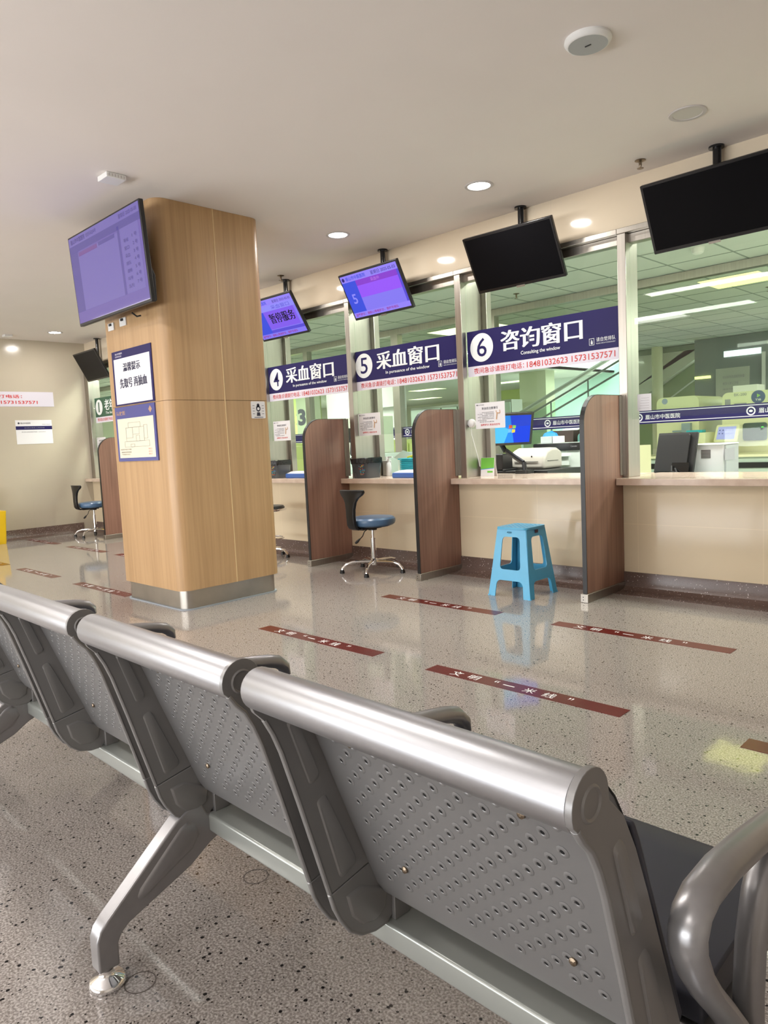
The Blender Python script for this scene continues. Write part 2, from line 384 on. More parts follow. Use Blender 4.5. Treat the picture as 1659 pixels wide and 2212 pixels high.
w = bpy.data.objects.new('window_9', None); COL.objects.link(w); struct(w); w.location = (-5.2, -4.5, 0.7); T = rel(w.location)  # unseen low window, added to account for the fill light there
b = MB(T)
for k in range(8): b.box(-10.58+k*1.53, -10.53+k*1.53, -4.5, -4.44, 0.15, 1.25)
b.box(-10.58, 0.18, -4.5, -4.44, 1.21, 1.25); b.box(-10.58, 0.18, -4.5, -4.44, 0.15, 0.19); b.build('frame', M_STEEL, w)
MB(T).box(-10.55, 0.15, -4.49, -4.485, 0.19, 1.21).build('pane', M_GLASS, w)
struct(MB().box(XL, 3.0, 4.79, 4.95, 2.455, ZC+0.05).build('wall_front_upper', M_FASCIA))
b = MB()
b.prism([(4.745, 0.0), (4.745, 0.124), (4.733, 0.124), (4.731, 0.05), (4.722, 0.025), (4.70, 0.010), (4.66, 0.005), (4.551, 0.004), (4.551, 0.0)], XL, 3.0, 'x')
struct(b.build('baseboard_front', M_GRAN, smooth=True))
b = MB()
b.prism([(XL, 0.0), (XL, 0.13), (XL+0.012, 0.13), (XL+0.014, 0.05), (XL+0.03, 0.02), (XL+0.06, 0.006), (XL+0.17, 0.004), (XL+0.17, 0)], -4.5, 4.55, 'y')
struct(b.build('baseboard_left', M_GRAN, smooth=True))

# glazed front: seven bays between stainless posts
POSTS = [(-10.86, -10.74, 4.92), (-9.27, -9.21, 4.92), (-7.83, -7.77, 4.92), (-6.46, -6.40, 5.07), (-5.092, -5.03, 5.07), (-3.772, -3.71, 5.07), (-2.364, -2.304, 4.92), (-0.95, -0.89, 4.92), ]
for i in range(7):
    p0, p1 = POSTS[i], POSTS[i+1]
    w = bpy.data.objects.new('window_%d' % (i+1), None); COL.objects.link(w); struct(w)
    w.location = (p0[1], YG, 0.782); T = rel(w.location)
    MB(T).box(p0[0], p0[1], YF, p0[2], 0.782, 2.42).build('post', M_STEEL, w, bevel=0.003)
    b = MB(T).box(p0[0], p1[0], YF-0.004, 4.93, 2.42, 2.456)
    b.box(p0[0], p1[0], 4.79, 4.86, 2.36, 2.42)
    b.build('transom', M_STEEL, w, bevel=0.003)
    MB(T).box(p0[1]+0.001, p1[0]-0.001, YG, YG+0.010, 1.18, 2.36).build('pane', M_GLASS, w)
    if p0[2] > 5:
        MB(T).box(p0[1], p0[1]+0.05, 5.02, 5.09, 0.782, 2.42).build('inner_frame', M_STEEL, w, bevel=0.003)
o = struct(MB().box(-0.95, -0.89, YF, 4.92, 0.782, 2.42).build('trim_1', M_STEEL, bevel=0.003))
o = struct(MB().box(-0.89, 3.0, YF, 4.9, 0.735, 2.456).build('wall_front_end', M_WALL))

# laboratory shell
ZL = 2.66
g = MB()
g.box(-23, 3.0, 4.95, 13.9, ZL, ZL+0.05); g.box(-23, -9.2, 13.9, 24, ZL, ZL+0.05)
struct(g.build('ceiling_laboratory', M_LABC))
g = MB(); x = -22.8
while x < 3.0:
    g.box(x-0.008, x+0.008, 4.95, 13.9, ZL-0.003, ZL-0.0005); x += 0.6
y = 5.25
while y < 13.8:
    g.box(-22, 3.0, y-0.008, y+0.008, ZL-0.003, ZL-0.0005); y += 0.6
struct(g.build('trim_2', M_GRID))
struct(MB().box(-23, -9.2, 23.9, 24, 0, ZL).build('wall_back', M_LABW))
area('partition_fill', (-15.2, 11.6, 2.4), 3.0, 0.5, 120, (1, 1, 0.95), (math.radians(62), 0, 0))  # added area light, aimed at the white partition to brighten it
area('stair_fill', (-10.3, 16.2, 2.6), 1.5, 1.0, 130, (0.95, 1, 1))  # added area light to brighten the wall behind the stair
struct(MB().box(-11.5, 3.0, 18.2, 18.3, 0, 5.5).build('wall_back_right', mat('atrium_white', (0.72, 0.80, 0.78), 0.7)))
struct(MB().box(-23.1, -23, 4.8, 24, 0, ZL).build('wall_far_left', M_LABW))
struct(MB().box(-9.3, -9.2, 14.1, 18.2, ZL, 5.5).build('wall_atrium_left', mat('atrium_white_side', (0.72, 0.80, 0.78), 0.7)))
struct(MB().box(-9.3, 3.0, 13.9, 18.3, 5.5, 5.55).build('ceiling_atrium', M_PAPER))
struct(MB().box(3.0, 3.1, 13.9, 18.3, 0, 5.5).build('wall_atrium_right', M_PAPER))
struct(MB().box(-9.2, 3.0, 13.9, 14.0, ZL, 5.5).build('wall_atrium_front', M_PAPER))
struct(MB().box(-23, XL-0.12, 4.75, 4.95, 0, ZL).build('wall_laboratory_front', M_LABW))
# inner glazed partition with printed band
YP = 7.5
w = bpy.data.objects.new('window_8', None); COL.objects.link(w); struct(w); w.location = (-7, YP, 0); T = rel(w.location)
MB(T).box(-20, 3.0, YP-0.05, YP+0.05, 2.575, 2.655).build('header', M_STEEL, w)
for x0, x1 in ((-7.08, -6.95), (-5.41, -5.32), (-9.0, -8.9), (-12, -11.9), (0.5, 0.6)):
    MB(T).box(x0, x1, YP-0.05, YP+0.05, 0, 2.575).build('post', M_STEEL, w)
MB(T).box(-20, 3.0, YP-0.004, YP+0.004, 0.9, 2.575).build('pane', M_GLASS2, w)
b = MB(T).box(-20, 3.0, YP-0.008, YP-0.006, 1.166, 1.308, 0)
b.box(-20, 3.0, YP-0.010, YP-0.0085, 1.183, 1.190, 1); b.box(-20, 3.0, YP-0.010, YP-0.0085, 1.288, 1.295, 1)
for k in range(-1, 9):
    lx = -2.394-1.12*k
    b.lathe([(0.030, -0.0115), (0.042, -0.0115), (0.042, -0.0088), (0.030, -0.0088), (0.030, -0.0115)], (lx, YP, 1.236), 20, 'y', 1, cap=False)
    b.disc((lx, YP-0.011, 1.236), 0.018, 'y', 12, 1, 0.012)
    b.text('眉山市中医医院', (0, YP-0.0105, 0), (1, 0, 0), (0, 0, 1), lx+0.07, lx+0.44, 1.212, 1.262, 0.01, 1)
b.build('printed_band', [M_NAVY, M_LAV], w)

# ================================================================== hall fixtures
# --- wood-clad column
t = thing('clad_column', 'square wood clad column with rounded corners and a steel base', 'column', (-4.93, 2.95, 0))
T = rel(t.location)
poly = rpoly(-5.385, -4.48, 2.52, 3.378, 0.085, 8)
b = MB(T); b.prism(poly, 0.14, 1.457, 'z'); b.prism(poly, 1.460, ZC-0.001, 'z')
b.build('wood_cladding', M_OAK, t, smooth=True)
b = MB(T); b.prism(rpoly(-5.381, -4.484, 2.524, 3.374, 0.083, 8), 1.4565, 1.4605, 'z'); b.build('joint_line', M_DSEAM, t)
b = MB(T); b.box(-4.482, -4.4765, 2.962, 2.970, 0.14, ZC-0.001); b.build('cover_strip', M_SEAM, t)
b = MB(T); b.prism(rpoly(-5.36, -4.503, 2.545, 3.353, 0.075, 8), 0.0, 0.14, 'z'); b.build('metal_base', M_STEELD, t, smooth=True)
b = MB(T); b.prism(rpoly(-5.375, -4.490, 2.532, 3.366, 0.08, 8), 0.0, 0.008, 'z'); b.build('sealant_bead', mat('sealant', (0.30, 0.33, 0.36), 0.5), t)

# --- privacy screens between the counter windows
def screen_panel(xr, label):
    t = thing('privacy_screen', label, 'partition', (xr-0.015, 4.48, 0), 0, 'walnut privacy screens between counter windows'); T = rel(t.location)
    def prof(y0, y1, z1, r):
        return [(y1, 0.055), (y1, z1)]+[(y0+r-r*math.sin(a), z1-r+r*math.cos(a)) for a in [PI/2*k/10 for k in range(11)]]+[(y0, 0.055)]
    MB(T).prism(prof(4.222, 4.742, 1.345, 0.19), xr-0.028, xr, 'x').build('board', M_WALNUT, t)
    e0 = prof(4.216, 4.742, 1.348, 0.192)[1:]; e1 = prof(4.222, 4.742, 1.345, 0.19)[1:]
    b = MB(T); n = len(e0)
    vs = [(a, p[0], p[1]) for a in (xr-0.029, xr+0.001) for p in e0]+[(a, p[0], p[1]) for a in (xr-0.029, xr+0.001) for p in e1]
    fs = []
    for i in range(n-1):
        fs += [(i, i+1, n+i+1, n+i), (2*n+i, 3*n+i, 3*n+i+1, 2*n+i+1), (i, 2*n+i, 2*n+i+1, i+1), (n+i, n+i+1, 3*n+i+1, 3*n+i)]
    b.add(vs, fs); b.build('edge_band', M_BLACK, t)
    b = MB(T).box(xr-0.042, xr+0.012, 4.205, 4.735, 0.0, 0.056); b.build('metal_base', M_STEEL, t, bevel=0.002)
    b = MB(T); b.disc((xr-0.022, 4.2045, 0.036), 0.004, 'y', 8); b.disc((xr-0.022, 4.2045, 0.018), 0.004, 'y', 8); b.build('base_screw', M_BLACK, t)
    b = MB(T); b.box(xr+0.001, xr+0.006, 4.700, 4.744, 0.80, 1.344); b.box(xr+0.001, xr+0.028, 4.738, 4.744, 0.80, 1.344)
    b.build('corner_bracket', M_STEEL, t)
screen_panel(-2.347, 'walnut privacy screen between window 6 and the rightmost counter, beside the blue stool')
screen_panel(-3.797, 'walnut privacy screen between windows 5 and 6')
screen_panel(-5.14, 'walnut privacy screen between windows 4 and 5, nearest the wood column on its right')
screen_panel(-9.40, 'walnut privacy screen by window 1, partly hidden left of the wood column')

# --- stone countertops
for x0, x1, lab in ((-10.855, -9.43, 'stone countertop under window 1 at the end wall'),
                    (-6.6, -5.172, 'stone countertop under window 4 just right of the column'),
                    (-5.138, -3.828, 'stone countertop under window 5 holding the black-lined tub'),
                    (-3.795, -2.378, 'stone countertop under window 6 with the green card'),
                    (-2.345, -0.9, 'rightmost stone countertop in front of the black monitor back')):
    b = MB(rel(((x0+x1)/2, 4.9, 0.735))).box(x0, x1, 4.632, 5.32, 0.735, 0.782)
    o = b.build('countertop', M_STONE, bevel=0.004); o.location = ((x0+x1)/2, 4.9, 0.735)
    tag(o, lab, 'countertop', 'stone countertops of the service windows')

# --- red floor strips
def strip(x0, y0, label, L=1.0, txt=True, wid=0.092):
    t = thing('floor_strip', label, 'floor marking', (x0+L/2, y0+wid/2, 0), 0, 'red one metre line strips on the floor')
    T = rel(t.location)
    MB(T).box(x0, x0+L, y0, y0+wid, 0.0, 0.0012).build('tape', M_TAPE, t)
    if txt:
        b = MB(T); o = (x0, y0, 0.0016); U = (1, 0, 0); V = (0, 1, 0)
        for ch, a, c, d, e in (('文', .135, .195, .016, .072), ('明', .235, .292, .018, .070), ('“', .372, .394, .048, .072), ('一', .425, .485, .040, .048), ('米', .535, .592, .018, .072), ('线', .632, .690, .018, .072), ('”', .745, .767, .048, .072)):
            b.text(ch, o, U, V, a, c, d, e, 0.006)
        b.build('lettering', M_SIGNW, t)
strip(-3.655, 2.548, 'red floor strip of the near row, just right of the column base')
strip(-2.290, 2.545, 'nearest and largest red floor strip, in the middle of the near row')
strip(-0.848, 2.542, 'red floor strip cut off by the right edge, in the yellow reflection')
strip(-3.650, 3.618, 'red floor strip left of the blue stool, in the row by the counter')
strip(-2.246, 3.605, 'red floor strip below the rightmost privacy screen')
strip(-6.395, 2.535, 'red floor strip running up to the left side of the column base')
strip(-7.830, 2.550, 'red floor strip of the near row left of the one touching the column', 0.93)
strip(-9.230, 2.552, 'red floor strip at the left edge, in the yellow bin reflection', 0.97)
strip(-9.160, 3.595, 'red floor strip in front of the swivel chair beside the end wall')
strip(-10.585, 3.615, 'farthest red floor strip, along the end wall skirting')
strip(-7.830, 3.590, 'red floor strip mostly hidden behind the left of the column')

# --- tandem seating seen from behind
t = thing('tandem_bench', 'row of joined silver perforated steel seats on one beam, seen from behind in the foreground', 'bench', (-0.62, 0.86, 0), math.radians(-0.7))
RB = Matrix.Rotation(math.radians(0.0), 3, 'Z')
T = rel(t.location)
MB(T).rbox(-3.35, -0.22, 0.815, 0.905, 0.233, 0.276, 0.006, 'x', 4).build('beam', M_BEAM, t, smooth=True)
PLATE = [(0.5665, 0.737), (0.577, 0.722), (0.592, 0.706), (0.606, 0.680), (0.619, 0.647), (0.647, 0.554), (0.677, 0.449), (0.695, 0.386),
         (0.786, 0.403), (0.731, 0.545), (0.705, 0.612), (0.680, 0.672), (0.655, 0.718), (0.627, 0.745)]
capc = (0.592, 0.755); a0 = math.atan2(0.745-capc[1], 0.627-capc[0]); a1 = math.atan2(0.737-capc[1], 0.5665-capc[0])+2*PI
PLATE += [(capc[0]+0.034*math.cos(a0+(a1-a0)*k/16), capc[1]+0.034*math.sin(a0+(a1-a0)*k/16)) for k in range(1, 16)]
BRACK = [(0.695, 0.384), (0.703, 0.356), (0.714, 0.332), (0.733, 0.303), (0.757, 0.285), (0.788, 0.2765), (0.82, 0.2765), (0.845, 0.295), (0.865, 0.325), (0.862, 0.345), (0.815, 0.385), (0.787, 0.401)]
def oblong(p, q, w0, w1, n=5):
    p, q = Vector((p[0], p[1], 0)), Vector((q[0], q[1], 0)); d = (q-p).normalized(); e = Vector((d.y, -d.x, 0)); out = []
    for c, w_, sg in ((p, w0, -1), (q, w1, 1)):
        rr = min(w_*0.7, 0.009)
        for cs, st in ((1, 0), (-1, PI/2)) if sg > 0 else ((-1, PI), (1, 1.5*PI)):
            for k in range(n+1):
                a = st+PI/2*k/n; v = c+d*(-sg*rr)+e*(cs*(w_-rr))+e*(rr*math.cos(a))+d*(rr*math.sin(a)); out.append((v.x, v.y))
    return out
OB1 = oblong((0.639, 0.696), (0.679, 0.582), 0.0095, 0.0115)
OB2 = oblong((0.688, 0.552), (0.738, 0.408), 0.0105, 0.0200)
OB3 = [(0.728, 0.368), (0.76, 0.372), (0.80, 0.352), (0.822, 0.338), (0.815, 0.306), (0.79, 0.295), (0.76, 0.302), (0.738, 0.328)]
def grow(pts, k):
    c0 = sum(p[0] for p in pts)/len(pts); c1 = sum(p[1] for p in pts)/len(pts)
    return [(c0+(p[0]-c0)*k, c1+(p[1]-c1)*k) for p in pts]
def raised(b, pts, x, out):
    n = len(pts); inn = grow(pts, 0.90)
    vs = [(x, *p) for p in pts]+[(x+out*0.0035, *p) for p in inn]
    b.add(vs, [tuple(range(n, 2*n))]+[(i, (i+1) % n, n+(i+1) % n, n+i) for i in range(n)])
def groove(b, pts, x, out):
    pth = []
    for i in range(len(pts)):
        a, c = Vector(pts[i-1]), Vector(pts[i]); d = Vector(pts[(i+1) % len(pts)])
        pth += [c+(a-c)*0.12, c, c+(d-c)*0.12]
    b.tube([(x, p[0], p[1]) for p in pth], 0.0016, 6, closed=True, rx=0.0016)
PLATEL = PLATE[:14]+[(capc[0]+0.0285*math.cos(a0+(a1-a0)*k/16), capc[1]+0.0285*math.sin(a0+(a1-a0)*k/16)) for k in range(1, 16)]
PLATEL[0] = (0.572, 0.733)
def side_plate(xc, face):
    b = MB(T); b.prism(PLATE if face > 0 else PLATEL, xc-0.004, xc+0.004, 'x')
    raised(b, OB1, xc+0.004, 1); raised(b, OB2, xc+0.004, 1); raised(b, OB1, xc-0.004, -1); raised(b, OB2, xc-0.004, -1)
    if face > 0:
        b.lathe([(0.0190, 0.004), (0.0165, 0.0062), (0.014, 0.004)], (xc, 0.5925, 0.7545), 20, 'x', cap=False)
    # rim along the rear edge
    b.tube([(xc, p[0]+0.003, p[1]) for p in PLATE[0 if face > 0 else 2:8]], 0.0042, 8, rx=0.0055, side=(1, 0, 0))
    pl = b.build('side_plate', M_PLATE, t, bevel=0.0015)
    b = MB(T); b.prism(BRACK, xc-0.0045, xc+0.0045, 'x'); raised(b, OB3, xc+0.0045, 1); raised(b, OB3, xc-0.0045, -1)
    b.tube([(xc, p[0]+0.003, p[1]) for p in BRACK[:7]], 0.0042, 8, rx=0.0055, side=(1, 0, 0))
    b.box(xc-0.012, xc+0.012, 0.83, 0.868, 0.276, 0.332)
    b.build('seat_bracket', M_PLATE, t, bevel=0.0015)
def sheet_y(z): return 0.676+(0.677-z)*0.385
seat_bm = {}
def seat(k):
    xr = -0.329-0.578*k; xl = xr-0.528
    # perforated back shell, bent over the top rail
    prof = [(sheet_y(0.338)+0.004, 0.338), (sheet_y(0.36), 0.36), (sheet_y(0.45), 0.45), (sheet_y(0.55), 0.55), (sheet_y(0.677), 0.677), (0.660, 0.712), (0.643, 0.740), (0.622, 0.763)]
    b = MB(T); n = len(prof)
    vs = [(x, p[0], p[1]) for x in (xl, xr) for p in prof]+[(x, p[0]+0.003, p[1]+0.001) for x in (xl, xr) for p in prof]
    fs = [(i, i+1, n+i+1, n+i) for i in range(n-1)]+[(2*n+i, 3*n+i, 3*n+i+1, 2*n+i+1) for i in range(n-1)]
    fs += [(0, n, 3*n, 2*n), (n-1, 3*n-1, 4*n-1, 2*n-1)]
    b.add(vs, fs, 0)
    nrm = Vector((0, -1, -0.385)).normalized(); tz = Vector((0, -0.385, 1)).normalized(); tx = Vector((1, 0, 0))
    for r in range(15):
        z = 0.661-0.01925*r; odd = r % 2
        for c in range(10-odd):
            x = xr-0.094-0.0425*c-(0.02125 if odd else 0)
            o = Vector((x, sheet_y(z), z))
            ring = []
            for (rr, h) in ((0.0098, 0.0003), (0.0070, 0.0013), (0.0046, 0.0014), (0.0036, 0.0004)):
                ring.append([o+tx*(rr*math.cos(2*PI*q/10)*0.9)+tz*(rr*math.sin(2*PI*q/10))+nrm*h for q in range(10)])
            vv = [p for g_ in ring for p in g_]
            ff = [(i*10+q, i*10+(q+1) % 10, (i+1)*10+(q+1) % 10, (i+1)*10+q) for i in range(3) for q in range(10)]
            b.add(vv, ff, 0); b.add(ring[3], [tuple(range(10))], 1)
    o = b.build('back_shell', [M_SHEET, M_HOLE], t, smooth=True, angle=0.9)
    b = MB(T)
    for dx, z in ((-0.434, 0.666), (-0.138, 0.660), (-0.422, 0.436), (-0.128, 0.430)):
        q = MB(T); c = Vector((xr+dx, sheet_y(z), z))+nrm*0.001
        q.lathe([(0.006, 0), (0.0055, -0.003), (0.002, -0.0045)], c, 10, 'y'); q.build('screw', M_BRASS, t)
    # padded front and seat cushion
    pf = [(sheet_y(z)+0.005, z) for z in (0.41, 0.55, 0.677)]+[(0.672, 0.700), (0.678, 0.703), (0.682, 0.698)]+[(sheet_y(z)+0.016, z) for z in (0.677, 0.55, 0.42)]
    MB(T).prism(pf, xl+0.006, xr+0.0035, 'x').build('back_pad', M_PAD, t, bevel=0.003)
    sc = [(0.845, 0.366), (0.845, 0.400), (0.86, 0.412), (0.95, 0.416), (1.10, 0.424), (1.16, 0.420), (1.183, 0.402), (1.186, 0.380), (1.16, 0.366)]
    MB(T).prism(sc, xl+0.012, xr+0.004, 'x').build('seat_cushion', M_PAD, t, bevel=0.004)
    MB(T).prism([(0.845, 0.352), (0.845, 0.358), (1.16, 0.364), (1.17, 0.372), (1.17, 0.364), (1.15, 0.352)], xl+0.005, xr+0.012, 'x').build('seat_pan', M_SILVER, t)
    b = MB(T); b.lathe([(0.0295, xl-0.004), (0.031, xl-0.001), (0.031, xr-0.006), (0.0295, xr-0.004)], (0, 0.5915, 0.7545), 28, 'x')
    b.build('top_rail', M_ALU, t, smooth=True)
    side_plate(xl+0.002, -1); side_plate(xr+0.0, 1)
for k in range(5): seat(k)
def armrest(xc):
    pth = [(0.875, 0.330), (0.835, 0.385), (0.795, 0.432), (0.752, 0.480), (0.722, 0.520), (0.706, 0.552), (0.705, 0.572), (0.716, 0.590), (0.740, 0.600), (0.80, 0.602), (0.88, 0.594), (0.96, 0.583), (1.01, 0.575), (1.04, 0.566), (1.058, 0.550), (1.062, 0.532)]
    pth = [(p[0]+0.016, p[1]) for p in pth]
    b = MB(T); b.tube([(xc, *p) for p in pth], [0.014]*9+[0.016]*4+[0.017, 0.015, 0.008], 14, rx=0.0215, side=(1, 0, 0))
    b.tube([(xc, *p) for p in [(1.0, 0.565), (0.965, 0.553), (0.93, 0.515), (0.908, 0.46), (0.90, 0.40), (0.90, 0.34)]], [0.008, 0.013, 0.014, 0.014, 0.014, 0.014], 14, rx=0.019, side=(1, 0, 0))
    b.build('armrest', M_SILVER, t, smooth=True)
for k in range(5): armrest(-0.290 if k == 0 else -0.304-0.578*k)
def leg(xc):
    up = [(0.541, 0.040), (0.541, 0.108), (0.549, 0.128), (0.566, 0.146), (0.735, 0.289), (0.765, 0.306), (0.80, 0.306), (0.813, 0.277)]
    lo = [(0.905, 0.232), (0.862, 0.226), (0.815, 0.208), (0.765, 0.176), (0.612, 0.118), (0.594, 0.104), (0.586, 0.088), (0.585, 0.040)]
    b = MB(T); b.prism(up+[(0.86, 0.2765), (0.86, 0.232)]+lo[1:], xc-0.020, xc+0.020, 'x')
    sl = [(0.78, 0.268), (0.762, 0.280), (0.742, 0.272), (0.640, 0.180), (0.632, 0.162), (0.645, 0.155), (0.77, 0.215), (0.788, 0.240)]
    raised(b, sl, xc+0.020, 1)
    b.lathe([(0.012, 0.012), (0.012, 0.045)], (xc, 0.563, 0), 12)
    o = b.build('leg', M_SILVER, t, bevel=0.006, seg=3)
    MB(T).lathe([(0.037, 0.0), (0.038, 0.006), (0.034, 0.014), (0.018, 0.020), (0.014, 0.026), (0.014, 0.034)], (xc, 0.563, 0), 32).build('levelling_foot', M_CHROME, o, smooth=True, angle=1.3)
    mir = lambda L_: [(1.72-p[0], p[1]) for p in L_]
    b = MB(T); b.prism(mir(up[:6])+[(0.86, 0.232)]+mir(lo[1:]), xc-0.020, xc+0.020, 'x')
    b.lathe([(0.012, 0.012), (0.012, 0.045)], (xc, 1.157, 0), 12)
    o = b.build('leg', M_SILVER, t, bevel=0.006, seg=3)
    MB(T).lathe([(0.037, 0.0), (0.038, 0.006), (0.034, 0.014), (0.018, 0.020), (0.014, 0.026), (0.014, 0.034)], (xc, 1.157, 0), 32).build('levelling_foot', M_CHROME, o, smooth=True, angle=1.3)
for xc in (-0.30, -1.445, -2.61): leg(xc)

# --- sky blue plastic stool
t = thing('plastic_stool', 'sky blue plastic stool standing in front of window 6', 'stool', (-2.863, 4.248, 0))
def stool_side(b, R):
    """one pierced side, x from -1 to 1 across, built as strips; R maps (u, z, d) to a point"""
    def half(z): return 0.122+(0.180-0.122)*(0.475-z)/0.475
    def off(z): return 0.118+(0.172-0.118)*(0.475-z)/0.475
    th = 0.006
    outer = []; 
    def P(u, z, d=0): return R(u, off(z)-d, z)
    def patch(us, zs):
        n = len(us[0]); 
        vs = []; fs = []
        for i, z in enumerate(zs):
            for u in us[i]: vs.append(P(u, z))
        for i, z in enumerate(zs):
            for u in us[i]: vs.append(P(u, z, th))
        m_ = len(zs)*n
        for i in range(len(zs)-1):
            for j in range(n-1):
                a = i*n+j
                fs += [(a, a+1, a+n+1, a+n), (m_+a, m_+a+n, m_+a+n+1, m_+a+1)]
        bd = [j for j in range(n)]+[i*n+n-1 for i in range(1, len(zs))]+[(len(zs)-1)*n+j for j in range(n-2, -1, -1)]+[i*n for i in range(len(zs)-2, 0, -1)]
        for a, c in zip(bd, bd[1:]+bd[:1]): fs.append((a, c, m_+c, m_+a))
        b.add(vs, fs)
    zt = [0.475, 0.455, 0.430, 0.415]
    patch([[-half(z)+0.02, -0.05, 0, 0.05, half(z)-0.02] for z in zt], zt)
    # window with rounded corners between z 0.19 and 0.415
    def hw(z):
        w_ = 0.070+(0.085-0.070)*(0.415-z)/0.225; r = 0.025
        if z > 0.415-r: w_ -= r-math.sqrt(max(0, r*r-(z-(0.415-r))**2))
        if z < 0.190+r: w_ -= r-math.sqrt(max(0, r*r-((0.190+r)-z)**2))
        return w_
    zw = [0.4149, 0.411, 0.404, 0.390, 0.33, 0.27, 0.215, 0.201, 0.194, 0.1901]
    for sg in (-1, 1): patch([sorted([sg*hw(z), sg*(half(z)-0.02)]) for z in zw], zw)
    zl = [0.190, 0.165, 0.130, 0.115]
    patch([[-half(z)+0.02, -0.05, 0, 0.05, half(z)-0.02] for z in zl], zl)
    def gw(z):
        w_ = 0.105+0.012*(0.115-z)/0.115; r = 0.03
        if z > 0.115-r: w_ -= r-math.sqrt(max(0, r*r-(z-(0.115-r))**2))
        return w_
    zg = [0.1149, 0.110, 0.100, 0.085, 0.04, 0.008, 0.0]
    for sg in (-1, 1): patch([sorted([sg*gw(z), sg*(half(z)-0.02)]) for z in zg], zg)
b = MB()
for q in range(4):
    c_, s_ = math.cos(q*PI/2), math.sin(q*PI/2)
    stool_side(b, lambda u, d, z, c_=c_, s_=s_: (u*c_+d*s_, u*s_-d*c_, z))
for sx_ in (-1, 1):
    for sy_ in (-1, 1):
        zs = [0.475, 0.40, 0.3, 0.2, 0.1, 0.012, 0.0]; vs = []; fs = []
        for z in zs:
            h = 0.122+0.058*(0.475-z)/0.475; d = 0.118+0.054*(0.475-z)/0.475; fl = 0.006 if z < 0.011 else 0
            ring = [(h-0.02, d+fl), (h-0.008, d+fl), (d-0.003+fl, d-0.003+fl), (d+fl, h-0.008), (d+fl, h-0.02)]
            vs += [(sx_*p[0], sy_*p[1], z) for p in ring]
        for i in range(len(zs)-1):
            for j in range(4): fs.append((i*5+j, i*5+j+1, i*5+5+j+1, i*5+5+j))
        b.add(vs, fs)
b.build('body', M_BLUEP, t, smooth=True, angle=0.5)
b = MB(); b.prism(rpoly(-0.126, 0.126, -0.126, 0.126, 0.032, 5), 0.466, 0.480, 'z')
for k in range(-5, 6):
    for j in range(-5, 6):
        if (k+j) % 2 == 0: b.box(k*0.018-0.006, k*0.018+0.006, j*0.018-0.0025, j*0.018+0.0025, 0.480, 0.4815)
b.build('top', M_BLUEP, t, bevel=0.004)
MB().box(0.1225, 0.1255, -0.018, 0.018, 0.437, 0.458).build('label_plate', mat('purple_sticker', (0.05, 0.02, 0.05), 0.5), t)
b = MB(); b.text('420', (0, -0.1245, 0), (1, 0, 0), (0, 0, 1), -0.035, 0.005, 0.440, 0.452, 0.01); b.build('ink_mark', mat('faded_ink', (0.03, 0.14, 0.22), 0.6), t)

